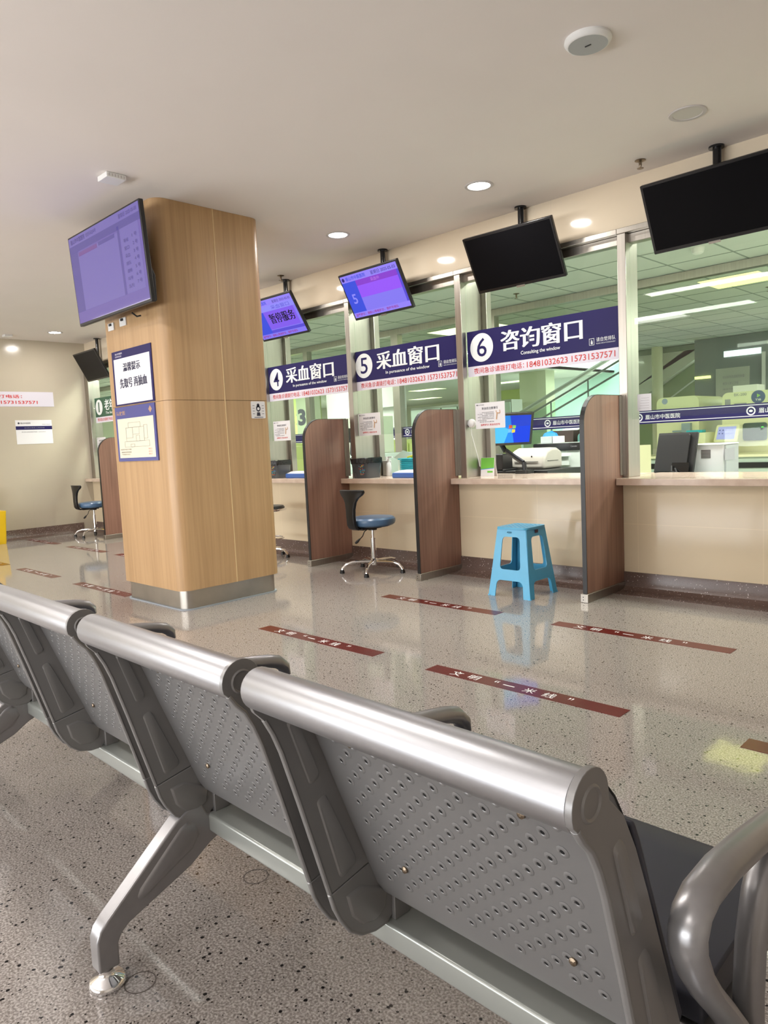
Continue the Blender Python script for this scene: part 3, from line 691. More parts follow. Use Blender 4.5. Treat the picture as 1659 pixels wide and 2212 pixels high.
# --- swivel chairs
def swivel(loc, label, rz=0.0):
    t = thing('swivel_chair', label, 'chair', loc, rz, 'blue seated swivel chairs at the counter')
    MB().lathe([(0.02, 0.402), (0.178, 0.404), (0.195, 0.416), (0.202, 0.437), (0.198, 0.460), (0.182, 0.474), (0.13, 0.480), (0.02, 0.482)], (0, 0, 0), 32).build('seat', M_VINYLB, t, smooth=True)
    b = MB(); b.lathe([(0.05, 0.392), (0.150, 0.395), (0.165, 0.404)], (0, 0, 0), 24); b.lathe([(0.038, 0.362), (0.038, 0.392)], (0, 0, 0), 16); b.box(-0.06, 0.06, -0.17, 0.05, 0.378, 0.394)
    b.build('seat_shell', M_BLACK, t, smooth=True)
    # T-shaped back: narrow neck flaring to a padded bar
    rows = [(-0.170, 0.385, 0.042), (-0.208, 0.400, 0.044), (-0.226, 0.43, 0.045), (-0.232, 0.50, 0.044), (-0.231, 0.56, 0.047), (-0.228, 0.62, 0.060), (-0.227, 0.655, 0.085), (-0.228, 0.680, 0.122), (-0.230, 0.700, 0.138), (-0.233, 0.716, 0.137), (-0.238, 0.725, 0.130)]
    vs = []; fs = []; n = 9
    for y, z, hw in rows:
        for j in range(n):
            u = -1+2*j/(n-1); vs.append((u*hw, y+0.5*(u*hw)**2*3.2, z))
    for y, z, hw in rows:
        for j in range(n):
            u = -1+2*j/(n-1); vs.append((u*hw, y-0.032+0.5*(u*hw)**2*3.2, z-0.004))
    m_ = len(rows)*n
    for i in range(len(rows)-1):
        for j in range(n-1):
            a = i*n+j; fs += [(a, a+1, a+n+1, a+n), (m_+a, m_+a+n, m_+a+n+1, m_+a+1)]
    bd = list(range(n))+[i*n+n-1 for i in range(1, len(rows))]+[(len(rows)-1)*n+j for j in range(n-2, -1, -1)]+[i*n for i in range(len(rows)-2, 0, -1)]
    for a, c in zip(bd, bd[1:]+bd[:1]): fs.append((a, c, m_+c, m_+a))
    b = MB(); b.add(vs, fs); b.build('backrest', M_BLACK, t, smooth=True, bevel=0.006)
    b = MB(); b.lathe([(0.014, 0.29), (0.014, 0.365)], (0, 0, 0), 14); b.lathe([(0.023, 0.09), (0.023, 0.285), (0.026, 0.287), (0.026, 0.293), (0.016, 0.295)], (0, 0, 0), 16); b.build('gas_column', M_CHROME, t, smooth=True)
    b = MB(); b.tube([(-0.02, -0.03, 0.375), (-0.05, -0.05, 0.35), (-0.065, -0.06, 0.31), (-0.085, -0.075, 0.285)], 0.004, 8); b.tube([(-0.085, -0.075, 0.288), (-0.105, -0.09, 0.262), (-0.118, -0.1, 0.250)], [0.007, 0.013, 0.009], 10); b.build('height_lever', M_BLACK, t, smooth=True)
    MB().lathe([(0.020, 0.055), (0.034, 0.062), (0.034, 0.105), (0.026, 0.115)], (0, 0, 0), 18).build('hub', M_CHROME, t, smooth=True)
    for k in range(5):
        a = 2*PI*k/5-PI/2+0.55; d = Vector((math.cos(a), math.sin(a), 0))
        pts = [d*r+Vector((0, 0, z)) for r, z in ((0.02, 0.09), (0.11, 0.093), (0.19, 0.090), (0.242, 0.074), (0.272, 0.045), (0.279, 0.028))]
        l = MB().tube(pts, [0.015, 0.0135, 0.013, 0.013, 0.012, 0.012], 10).build('leg', M_CHROME, t, smooth=True)
        MB().lathe([(0.022, 0), (0.021, 0.012), (0.016, 0.030), (0.013, 0.032)], d*0.280, 14).build('foot', M_BLACK, l, smooth=True)
    return t
sw = swivel((-4.435, 4.335, 0), 'blue seated swivel chair with black back at window 5')
dup(sw, (-10.02, 4.36, 0), 'far blue seated swivel chair beside the end wall, left of the column', 0.0)
# chrome stool mostly hidden by the column
t = thing('round_stool', 'chrome rimmed round stool showing from behind the right side of the column', 'stool', (-5.965, 4.36, 0))
b = MB(); b.tube([(0.185*math.cos(a), 0.185*math.sin(a), 0.488) for a in [2*PI*k/28 for k in range(28)]], 0.012, 8, closed=True); b.build('rim', M_CHROME, t, smooth=True)
MB().lathe([(0.02, 0.49), (0.17, 0.49), (0.178, 0.505), (0.165, 0.525), (0.05, 0.53)], (0, 0, 0), 28).build('seat', M_BLACK, t, smooth=True)
MB().lathe([(0.02, 0.07), (0.02, 0.49)], (0, 0, 0), 14).build('column', M_CHROME, t, smooth=True)
MB().tube([(0.15*math.cos(a), 0.15*math.sin(a), 0.20) for a in [2*PI*k/24 for k in range(24)]], 0.008, 8, closed=True).build('foot_ring', M_CHROME, t, smooth=True)
for k in range(5):
    a = 2*PI*k/5+0.5; d = Vector((math.cos(a), math.sin(a), 0))
    l = MB().tube([d*r+Vector((0, 0, z)) for r, z in ((0.015, 0.09), (0.10, 0.088), (0.16, 0.075), (0.19, 0.04), (0.195, 0.026))], 0.012, 10).build('leg', M_CHROME, t, smooth=True)
    MB().lathe([(0.022, 0), (0.021, 0.012), (0.015, 0.030)], d*0.195, 12).build('foot', M_BLACK, l, smooth=True)

# --- yellow pedal bin at the left edge
t = thing('pedal_bin', 'yellow plastic pedal bin with raised lid by the end wall', 'bin', (-10.54, 3.14, 0)); T = rel(t.location)
b = MB(T); zs = [(0.0, 0.86), (0.02, 0.88), (0.38, 0.98), (0.43, 1.0), (0.44, 1.0)]
vs = []; fs = []; pl = rpoly(-0.155, 0.155, -0.20, 0.20, 0.03, 4); n = len(pl)
for z, k in zs: vs += [(-10.54+p[0]*k, 3.14+p[1]*k, z) for p in pl]
for i in range(len(zs)-1): fs += [(i*n+j, i*n+(j+1) % n, (i+1)*n+(j+1) % n, (i+1)*n+j) for j in range(n)]
fs += [tuple(range(n))[::-1], tuple(range((len(zs)-1)*n, len(zs)*n))]
b.add(vs, fs); b.build('body', M_YEL, t, smooth=True)
b = MB(T); b.prism(rpoly(2.95, 3.335, 0.45, 0.73, 0.06, 5), -10.70, -10.655, 'x'); b.build('lid', M_YEL, t, bevel=0.015)
b = MB(T); b.box(-10.42, -10.36, 3.05, 3.2, 0.02, 0.05); b.build('pedal', M_BLACK, t)

# ================================================================== displays
def screen_frame(ce, yaw, tilt):
    r = Vector((math.cos(yaw), math.sin(yaw), 0)); n = Vector((math.sin(yaw), -math.cos(yaw), 0))*math.cos(tilt)+Vector((0, 0, -1))*math.sin(tilt)
    u = -r.cross(n); u = u if u.z > 0 else -u
    ce = Vector(ce)
    return lambda p: ce+r*p.x+u*p.z-n*p.y     # local x right, z up, y into the wall
def E_(name, c, s=1.0): return mat(name, (0.01, 0.01, 0.01), 0.3, emit=c, estr=s, spec=0.06)
M_SBG = E_('screen_periwinkle', (0.26, 0.21, 0.98), 0.92); M_SBLUE = E_('screen_blue', (0.055, 0.095, 0.86), 0.85); M_SVIO = E_('screen_violet', (0.33, 0.10, 1.0), 0.95)
M_SMAG = E_('screen_magenta', (0.28, 0.055, 0.70), 0.9); M_SPALE = E_('screen_pale', (0.30, 0.23, 0.95), 1.0); M_STXT = E_('screen_ink', (0.045, 0.02, 0.34), 0.6)
M_SRED = E_('screen_red', (0.42, 0.02, 0.28), 0.8); M_SBLK = E_('screen_black_ink', (0.004, 0.002, 0.02), 0.5); M_SDIM = E_('screen_dim_numeral', (0.30, 0.28, 1.0), 0.95)
M_SPINK = E_('screen_pink', (0.55, 0.2, 0.85), 0.9); M_SBAR = E_('screen_bar', (0.12, 0.09, 0.80), 0.85); M_SVLT = E_('screen_panel_violet', (0.25, 0.12, 0.95), 0.9)
def hanging(label, ce, yaw, tilt, w, px, lit=None):
    py = 4.735
    t = thing('hanging_display', label, 'display', (px, py, ZC), 0, 'screens hung above the service windows'); base = rel(t.location)
    f = screen_frame(ce, yaw, tilt); T = lambda p: base(f(p)); h = w*0.575
    b = MB(T); b.rbox(-w/2, w/2, 0.0, 0.028, -h/2, h/2, 0.006, 'y'); b.box(-w*0.32, w*0.32, 0.028, 0.055, -h*0.40, h*0.25)
    b.build('housing', M_BLACKG if not lit else M_BLACK, t, bevel=0.003)
    e = 0.016; b = MB(T)
    q = lambda x0, x1, z0, z1, mi, d=0.001: b.quad([(x0, -d, z0), (x1, -d, z0), (x1, -d, z1), (x0, -d, z1)], mi)
    X0, X1, Z0, Z1 = -w/2+e, w/2-e, -h/2+e*1.4, h/2-e
    ww, hh = X1-X0, Z1-Z0
    q(X0, X1, Z0, Z1, 0)
    mats = [M_SCREENOFF]
    U = (1, 0, 0); V = (0, 0, 1); o = (X0, -0.003, Z0)
    if lit == 5:
        mats = [M_SBG, M_SPALE, M_SBLUE, M_SMAG, M_SVIO, M_STXT, M_SRED, M_SDIM, M_SPINK, M_SBAR]
        q(X0, X1, Z1-hh*0.155, Z1, 1, .0015); q(X0, X0+ww*0.245, Z0+hh*0.12, Z1-hh*0.155, 2, .0015); q(X0+ww*0.245, X1-ww*0.035, Z1-hh*0.285, Z1-hh*0.155, 3, .0015)
        q(X0+ww*0.245, X1-ww*0.035, Z1-hh*0.565, Z1-hh*0.285, 4, .0015); q(X1-ww*0.035, X1, Z0+hh*0.12, Z1-hh*0.155, 9, .0015)
        q(X0, X1, Z0, Z0+hh*0.12, 1, .0015)
        b.disc((X0+ww*0.045, -0.003, Z1-hh*0.085), hh*0.045, 'y', 14, 5)
        b.text('眉山市中医医院', o, U, V, ww*0.09, ww*0.45, hh*0.875, hh*0.965, 0.015, 2); b.text('星期日 2025-05-03', o, U, V, ww*0.55, ww*0.97, hh*0.875, hh*0.96, 0.0, 5)
        b.text('采血中', o, U, V, ww*0.51, ww*0.66, hh*0.74, hh*0.82, 0.01, 8); b.text('5', o, U, V, ww*0.085, ww*0.165, hh*0.33, hh*0.56, 0.015, 7)
        b.text('温馨提示：请耐心等候就诊，请按号排队', o, U, V, ww*0.03, ww*0.80, hh*0.03, hh*0.095, 0.01, 6)
    if lit == 4:
        mats = [M_SBG, M_SPALE, M_SBAR, M_SVLT, M_SBLK, M_STXT, M_SRED, M_SBLUE, M_SDIM]
        q(X0, X1, Z1-hh*0.155, Z1, 1, .0015); q(X0, X1, Z1-hh*0.30, Z1-hh*0.155, 8, .0015); q(X0, X0+ww*0.28, Z0+hh*0.12, Z1-hh*0.30, 7, .0015)
        q(X0+ww*0.28, X1-ww*0.05, Z0+hh*0.22, Z1-hh*0.30, 3, .0015); q(X0+ww*0.28, X1, Z0+hh*0.12, Z0+hh*0.20, 2, .0015)
        b.text('眉山市中医医院', o, U, V, ww*0.09, ww*0.45, hh*0.875, hh*0.965, 0.015, 7); b.text('星期日 2025-05-03', o, U, V, ww*0.58, ww*0.97, hh*0.875, hh*0.95, 0.0, 5)
        b.text('采血窗口', o, U, V, ww*0.50, ww*0.90, hh*0.725, hh*0.825, 0.0, 2)
        b.text('暂停服务', o, U, V, ww*0.37, ww*0.91, hh*0.36, hh*0.62, 0.0, 4, strike=ww*0.0045); b.text('温馨提示：请耐心等候就诊，请按号排队', o, U, V, ww*0.03, ww*0.82, hh*0.03, hh*0.095, 0.01, 6)
    b.build('screen', mats, t)
    MB(T).box(-0.035, 0.035, -0.004, 0.0, -h/2-0.008, -h/2+0.006).build('badge', M_STEEL, t)
    b = MB(base); b.lathe([(0.022, 2.36), (0.022, ZC-0.012)], (px, py, 0), 14); b.tube([(px+0.027, py-0.01, 2.40), (px+0.027, py-0.01, ZC-0.01)], 0.005, 6); b.build('pole', M_BLACKG, t, smooth=True)
    MB(base).lathe([(0.045, ZC-0.012), (0.045, ZC)], (px, py, 0), 16).build('ceiling_flange', M_BLACKG, t, smooth=True)
    b = MB(base); c0 = f(Vector((0, 0.05, -0.02))); b.tube([c0, (px, py-0.01, 2.42)], 0.018, 8); b.build('tilt_bracket', M_BLACK, t)
hanging('switched off black screen hung above window 6', (-3.101, 4.6, 2.402), 0.045, 0.501, 0.744, -3.111)
hanging('switched off black screen cut by the right edge, nearest of the hung screens', (-1.709, 4.6, 2.413), 0, 0.49, 0.752, -1.708)
hanging('lit purple screen showing the number 5 above window 5', (-4.531, 4.6, 2.411), -0.024, 0.477, 0.733, -4.544, 5)
hanging('lit purple screen with black characters above window 4, half behind the column', (-5.939, 4.6, 2.402), 0, 0.545, 0.75, -5.927, 4)
hanging('dark grey switched off screen above window 1, left of the column', (-10.266, 4.6, 2.389), -0.03, 0.477, 0.75, -10.30)

# --- television on the column
TW, TH = 1.085, 0.62
ce = (-4.80, 2.318, 2.360)
t = thing('wall_television', 'large purple television tilted on the front of the wood column', 'television', (-4.93, 2.52, 2.36)); base = rel(t.location)
f = screen_frame(ce, -0.007, 0.059); T = lambda p: base(f(p))
b = MB(T); b.rbox(-TW/2, TW/2, 0, 0.03, -TH/2, TH/2, 0.006, 'y'); b.prism([(0.03, -TH/2+0.004), (0.075, -TH/2+0.02), (0.085, -TH/2+0.18), (0.05, -TH/2+0.27), (0.03, -TH/2+0.29)], -TW*0.44, TW*0.44, 'x'); b.build('housing', M_BLACK, t, bevel=0.004)
M_TV1 = mat('television_lilac', (0.02, 0.018, 0.05), 0.03, spec=0.9, emit=(0.150, 0.118, 0.40), estr=0.9); M_TV2 = mat('television_indigo', (0.02, 0.018, 0.05), 0.03, spec=0.9, emit=(0.070, 0.052, 0.27), estr=0.9)
M_TV3 = mat('television_violet', (0.02, 0.018, 0.05), 0.03, spec=0.9, emit=(0.125, 0.085, 0.35), estr=0.9); M_TV4 = mat('television_ink', (0.02, 0.018, 0.05), 0.03, spec=0.9, emit=(0.035, 0.022, 0.13), estr=0.9); M_TV5 = mat('television_plum', (0.02, 0.018, 0.05), 0.03, spec=0.9, emit=(0.15, 0.05, 0.25), estr=0.9)
b = MB(T); e = 0.012; X0, X1, Z0, Z1 = -TW/2+e, TW/2-e, -TH/2+e*1.6, TH/2-e; ww, hh = X1-X0, Z1-Z0
q = lambda x0, x1, z0, z1, mi, d=0.001: b.quad([(X0+ww*x0, -d, Z0+hh*z0), (X0+ww*x1, -d, Z0+hh*z0), (X0+ww*x1, -d, Z0+hh*z1), (X0+ww*x0, -d, Z0+hh*z1)], mi)
q(0, 1, 0, 1, 2); q(0, 1, 0.90, 1, 0, .0015); q(0, 1, 0.82, 0.90, 1, .0015); q(0.12, 0.70, 0.13, 0.80, 0, .0015); q(0.70, 0.725, 0.13, 0.86, 1, .0015); q(0, 0.12, 0.13, 0.82, 1, .0013); q(0.735, 0.97, 0.13, 0.82, 0, .0015); q(0.13, 0.41, 0.755, 0.80, 4, .002); q(0.43, 0.66, 0.765, 0.805, 1, .002)
o = (X0, -0.0035, Z0); U = (ww, 0, 0); V = (0, 0, hh)
b.text('眉山市中医医院', o, U, V, 0.03, 0.25, 0.92, 0.975, 0.01, 3); b.text('检验科采血叫号', o, U, V, 0.27, 0.42, 0.925, 0.97, 0.0, 3); b.text('星期日 2025-05-03', o, U, V, 0.74, 0.97, 0.925, 0.97, 0.0, 3)
for k in range(7):
    b.text(('等候', '窗口', '采血', '排队', '请稍', '叫号', '队列')[k], o, U, V, 0.77, 0.83, 0.66-k*0.08, 0.70-k*0.08, 0.0, 3); b.text('%d 号' % (k+1), o, U, V, 0.88, 0.94, 0.68-k*0.08, 0.72-k*0.08, 0.0, 3)
b.build('screen', [M_TV1, M_TV2, M_TV3, M_TV4, M_TV5], t)
b = MB(base); b.box(-5.08, -4.62, 2.42, 2.515, 2.25, 2.50); b.build('wall_mount', M_BLACK, t)
b = MB(base); b.tube([(-4.70, 2.42, 2.06), (-4.69, 2.45, 2.035), (-4.67, 2.47, 2.04)], 0.006, 6); b.build('cable', M_BLACK, t)

# --- wall sockets under the television
for x0, x1, z0, z1, lab in ((-5.258, -5.170, 2.018, 2.072, 'white wall socket with a plug, left of the pair under the television'), (-5.073, -4.978, 2.025, 2.082, 'white wall socket right of the pair under the television')):
    t = thing('wall_socket', lab, 'socket', ((x0+x1)/2, 2.52, (z0+z1)/2), 0, 'sockets on the column'); T = rel(t.location)
    MB(T).box(x0, x1, 2.510, 2.52, z0, z1).build('face_plate', M_WHITE, t, bevel=0.002)
    b = MB(T); b.box((x0+x1)/2-0.015, (x0+x1)/2+0.015, 2.502, 2.510, z1-0.022, z1-0.006); b.build('plug', M_BLACK, t)

# --- notices on the column
FR = (1, 0, 0); FU = (0, 0, 1)
t = thing('notice_board', 'navy framed white notice with two lines of large characters, upper on the column', 'sign', (-4.95, 2.52, 1.66), 0, 'notices on the front of the column'); T = rel(t.location)
MB(T).box(-5.244, -4.653, 2.514, 2.5195, 1.465, 1.860).build('board', M_NAVY, t)
MB(T).box(-5.216, -4.678, 2.5125, 2.514, 1.476, 1.803).build('sheet', M_PAPER, t)
b = MB(T); b.text('温馨提示', (0, 2.512, 0), FR, FU, -5.075, -4.82, 1.705, 1.765, 0.002, strike=0.003); b.text('先取号 再抽血', (0, 2.512, 0), FR, FU, -5.14, -4.735, 1.588, 1.658, 0.002, strike=0.003); b.build('lettering', mat('indigo_ink', (0.03, 0.03, 0.07), 0.6), t)
b = MB(T); b.text('眉山市中医医院', (0, 2.5135, 0), FR, FU, -5.19, -5.08, 1.833, 1.846, 0.01); b.text('检验科采血处', (0, 2.5135, 0), FR, FU, -5.19, -5.09, 1.814, 1.827, 0.0); b.build('heading', M_LAV, t)
b = MB(T)
for r in (0.075, 0.06, 0.045): b.lathe([(r, -0.0005), (r+0.003, -0.0005)], (-4.94, 2.5122, 1.60), 26, 'y', cap=False)
b.build('watermark_rings', mat('faint_grey_print', (0.68, 0.67, 0.68), 0.7), t)
t = thing('floor_plan_board', 'glossy blue framed floor plan board, lower on the column', 'sign', (-4.95, 2.52, 1.25), 0, 'notices on the front of the column'); T = rel(t.location)
M_PLANB = mat('plan_blue', (0.05, 0.06, 0.26), 0.06, spec=0.8); M_PLANC = mat('plan_cream', (0.72, 0.69, 0.56), 0.06, spec=0.6)
MB(T).box(-5.256, -4.658, 2.510, 2.5195, 1.056, 1.455).build('board', M_PLANB, t)
MB(T).box(-5.226, -4.684, 2.5085, 2.510, 1.081, 1.369).build('sheet', M_PLANC, t)
b = MB(T)
def ln(x0, z0, x1, z1, w_=0.0015):
    b.box(min(x0, x1)-w_, max(x0, x1)+w_, 2.5075, 2.508, min(z0, z1)-w_, max(z0, z1)+w_)
for r in ((-5.10, 1.20, -4.83, 1.30), (-5.06, 1.30, -4.88, 1.335), (-5.13, 1.16, -4.76, 1.20), (-4.83, 1.215, -4.78, 1.31), (-5.10, 1.225, -5.0, 1.30), (-5.0, 1.25, -4.9, 1.30), (-4.95, 1.20, -4.90, 1.24), (-5.04, 1.16, -4.98, 1.18)):
    ln(r[0], r[1], r[2], r[1], 0.0008); ln(r[0], r[3], r[2], r[3], 0.0008); ln(r[0], r[1], r[0], r[3], 0.0008); ln(r[2], r[1], r[2], r[3], 0.0008)
b.text('检验科平面示意图', (0, 2.5075, 0), FR, FU, -5.205, -5.04, 1.138, 1.148); b.text('疏散路线请保持畅通', (0, 2.5075, 0), FR, FU, -5.195, -5.04, 1.118, 1.128); b.text('严禁堵塞安全出口', (0, 2.5075, 0), FR, FU, -5.195, -5.06, 1.102, 1.111)
b.build('plan_drawing', mat('sepia_print', (0.25, 0.21, 0.15), 0.6), t)
b = MB(T); b.text('疏散图', (0, 2.5095, 0), FR, FU, -5.235, -5.10, 1.395, 1.425, 0.01); b.disc((-4.72, 2.5095, 1.415), 0.025, 'y', 4); b.build('heading', mat('gold_print', (0.42, 0.26, 0.16), 0.5), t)
b = MB(T)
for k in range(3): b.text('出口', (0, 2.5075, 0), FR, FU, -4.78, -4.73, 1.135-0.018*k, 1.146-0.018*k)
b.build('red_lettering', mat('pale_red_print', (0.75, 0.25, 0.2), 0.6), t)
t = thing('small_notice', 'small white notice with a black figure on the right side of the column', 'sign', (-4.48, 3.25, 1.39)); T = rel(t.location)
MB(T).prism(rpoly(3.186, 3.312, 1.327, 1.453, 0.008, 3), -4.479, -4.476, 'x').build('card', M_PAPER, t)
b = MB(T); b.disc((-4.4752, 3.249, 1.425), 0.012, 'x', 14); b.disc((-4.4752, 3.249, 1.400), 0.020, 'x', 14, rz=0.024); b.quad([(-4.4752, 3.232, 1.345), (-4.4752, 3.266, 1.345), (-4.4752, 3.262, 1.372), (-4.4752, 3.236, 1.372)])
for k in range(4):
    for y in (3.198, 3.282): b.box(-4.4756, -4.4752, y, y+0.018, 1.420-k*0.02, 1.423-k*0.02)
b.box(-4.4756, -4.4752, 3.21, 3.29, 1.333, 1.337); b.build('figure_print', M_INK, t)
MB(T).disc((-4.4748, 3.249, 1.398), 0.011, 'x', 12).build('face_print', M_PAPER, t)

# ================================================================== window signs and notices
def window_sign(n, x0, x1, cx, title, t0, t1, en, e0, e1, ph, col, green=False, cw=0.113, label='', q0=None):
    t = thing('window_sign', label, 'sign', (x0, YG, 1.60), 0, 'banners on the window glass'); T = rel(t.location)
    Y = YG-0.0045
    MB(T).box(x0, x1, YG-0.003, YG-0.001, 1.682, 1.962).build('banner', col, t)
    MB(T).box(x0, x1, YG-0.003, YG-0.001, 1.600, 1.682).build('phone_strip', M_LAV, t)
    b = MB(T); b.disc((cx, YG-0.0038, 1.824), cw, 'y', 36); b.text(title, (0, Y, 0), FR, FU, t0, t1, 1.768, 1.925, 0.004, strike=0.0062)
    b.text(en, (0, Y, 0), FR, FU, e0, e1, 1.715, 1.750, 0.012)
    if q0:
        b.text('请自觉排队', (0, Y, 0), FR, FU, q0+0.055, q0+0.20, 1.738, 1.768, 0.0); b.text('PLEASE LINE UP CONSCIOUSLY', (0, Y, 0), FR, FU, q0+0.055, q0+0.20, 1.722, 1.730, 0.0)
        for a in ((0, .04, 0, .003), (0, .04, .045, .048), (0, .003, 0, .048), (.037, .04, 0, .048), (.013, .028, .008, .026), (.015, .019, .026, .038), (.021, .025, .02, .034)): b.box(q0+a[0], q0+a[1], Y-0.0003, Y, 1.718+a[2], 1.718+a[3])
    b.build('white_lettering', M_SIGNW, t)
    b = MB(T); b.text(n, (0, Y-0.0005, 0), FR, FU, cx-0.045 if n != '1' else cx-0.022, cx+0.050 if n != '1' else cx+0.014, 1.752, 1.898, 0.004); b.build('numeral', col, t)
    for s_, f0, f1 in zip(ph, (0, 0.411, 0.723), (0.389, 0.696, 1)):
        a, d = x0+0.06, x1-x0-0.105
        MB(T).text(s_, (0, Y, 0), FR, FU, a+d*f0, a+d*f1, 1.620, 1.667 if len(s_) < 11 else 1.664, 0.004).build('phone_lettering', M_RED, t)
PH = ('夜间急诊请拨打电话：', '18481032623', '15731537571')
window_sign('6', -3.702, -2.372, -3.560, '咨询窗口', -3.368, -2.668, 'Consulting the window', -3.190, -2.848, PH, M_NAVY, label='navy banner with a white circled 6 on the window glass', q0=-2.614)
window_sign('5', -5.029, -3.775, -4.920, '采血窗口', -4.748, -4.006, 'In pursuance of the window', -4.640, -4.115, PH, M_NAVY, label='navy banner with a white circled 5 on the window glass', q0=-4.015)
window_sign('4', -6.398, -5.095, -6.262, '采血窗口', -6.090, -5.345, 'In pursuance of the window', -5.985, -5.455, PH, M_NAVY, label='navy banner with a white circled 4 on the window glass', q0=-5.345)
window_sign('1', -10.69, -9.30, -10.555, '老年人窗口', -10.37, -9.60, 'The Senior window', -10.35, -9.80, PH, M_GREENV, label='green banner with a white circled 1, left of the column')

def hand_notice(x0, label):
    t = thing('paper_notice', label, 'notice', (x0, YG, 1.175), 0, 'blood drawing notices taped to the window glass'); T = rel(t.location); Y = YG-0.0078
    MB(T).box(x0, x0+0.289, YG-0.0065, YG-0.005, 1.176, 1.384).build('sheet', M_PAPER, t)
    b = MB(T); b.text('采血后注意事项', (0, Y, 0), FR, FU, x0+0.065, x0+0.225, 1.328, 1.348, 0.01); b.text('眉山市中医医院', (0, Y, 0), FR, FU, x0+0.03, x0+0.09, 1.363, 1.371); b.disc((x0+0.02, Y, 1.367), 0.006, 'y', 10)
    for k, s in enumerate(('一、采血后请伸直手臂按压', '五分钟，不要揉搓局部', '二、避免提重物，注意休息', '如有不适请告知工作人员', '三、请按时领取检验报告', '凭条码取单', '祝您早日康复')):
        b.text(s, (0, Y, 0), FR, FU, x0+(0.022 if k % 2 else 0.04), x0+(0.11 if k == 5 else 0.185), 1.301-k*0.0125, 1.309-k*0.0125)
    b.build('dark_lettering', M_INK, t)
    b = MB(T); b.text('温馨提示 采血勿空号', (0, Y, 0), FR, FU, x0+0.05, x0+0.24, 1.198, 1.214, 0.012); b.build('red_lettering', M_RED, t)
    b = MB(T); b.tube([(x0+0.207, Y, 1.245), (x0+0.212, Y, 1.275), (x0+0.215, Y, 1.300)], [0.006, 0.005, 0.006], 8, rx=0.004); b.tube([(x0+0.215, Y, 1.296), (x0+0.235, Y, 1.293), (x0+0.245, Y, 1.30)], 0.004, 6); b.tube([(x0+0.208, Y, 1.30), (x0+0.206, Y, 1.315)], 0.003, 6); b.tube([(x0+0.243, Y, 1.30), (x0+0.240, Y, 1.318)], 0.003, 6); b.build('arm_drawing', M_SKIN, t)
    return t
h = hand_notice(-3.642, 'white notice with an arm drawing taped in the corner of window 6')
dup(h, (-5.026, YG, 1.175), 'white notice with an arm drawing taped in the corner of window 5')
dup(h, (-6.358, YG, 1.175), 'white notice with an arm drawing in window 4, beside the column')
dup(h, (-10.712, YG, 1.175), 'white notice with an arm drawing in window 1, behind a screen')
t = thing('printed_sheet', 'plain white sheet with a faint grey diagram on the rightmost window', 'paper', (-2.21, YG, 1.29)); T = rel(t.location)
MB(T).box(-2.262, -2.165, YG-0.004, YG-0.002, 1.232, 1.346).build('sheet', mat('bright_paper', (0.86, 0.88, 0.93), 0.6), t)
b = MB(T)
for k in range(5): b.box(-2.25+0.004*k, -2.18, YG-0.0045, YG-0.004, 1.25+k*0.017, 1.2512+k*0.017)
b.build('diagram', M_GREY, t)
t = thing('call_bell', 'round white bell dome with a hanging cord beside window 6', 'bell', (-3.69, YG, 1.225)); T = rel(t.location)
MB(T).lathe([(0.036, -0.002), (0.036, -0.018), (0.030, -0.028), (0.016, -0.034), (0.004, -0.036)], (-3.680, YG, 1.225), 24, 'y').build('dome', M_WHITE, t, smooth=True)
MB(T).tube([(-3.688, YG-0.012, 1.19), (-3.68, YG-0.015, 1.13), (-3.655, YG-0.012, 1.04), (-3.63, YG-0.01, 0.95), (-3.615, YG-0.008, 0.87)], 0.0018, 6).build('cord', M_PAPER, t)
# left wall prints
t = thing('wall_banner', 'pale lavender phone banner with red lettering on the end wall', 'sign', (XL, 3.6, 1.97)); T = rel(t.location)
MB(T).box(XL, XL+0.004, 2.9, 4.272, 1.855, 2.062).build('sheet', M_LAV, t)
b = MB(T); b.text('夜间急诊请拨打电话：', (XL+0.005, 0, 0), (0, 1, 0), FU, 2.95, 3.84, 1.972, 2.022, 0.02); b.text('18481031019   15731537571', (XL+0.005, 0, 0), (0, 1, 0), FU, 2.95, 4.045, 1.892, 1.938, 0.02); b.build('lettering', M_RED, t)
t = thing('wall_notice', 'white and navy information sheet on the end wall below the phone banner', 'sign', (XL, 3.97, 1.49)); T = rel(t.location)
MB(T).box(XL, XL+0.004, 3.717, 4.215, 1.327, 1.665).build('sheet', M_PAPER, t)
MB(T).box(XL+0.004, XL+0.005, 3.717, 4.215, 1.530, 1.580).build('navy_bar', M_NAVY, t)
b = MB(T); b.disc((XL+0.005, 3.76, 1.622), 0.014, 'x', 10); b.text('眉山市中医医院', (XL+0.0055, 0, 0), (0, 1, 0), FU, 3.785, 3.92, 1.61, 1.634); b.text('检验科 采血处', (XL+0.0055, 0, 0), (0, 1, 0), FU, 4.08, 4.19, 1.597, 1.608)
b.text('夜间急诊采血请拨打电话：15731537571', (XL+0.0055, 0, 0), (0, 1, 0), FU, 3.79, 4.12, 1.492, 1.504); b.build('dark_lettering', M_INK, t)
b = MB(T); b.text('夜间急诊联系人员安排表', (XL+0.0055, 0, 0), (0, 1, 0), FU, 3.83, 4.11, 1.547, 1.563); b.build('bar_lettering', M_GREY, t)

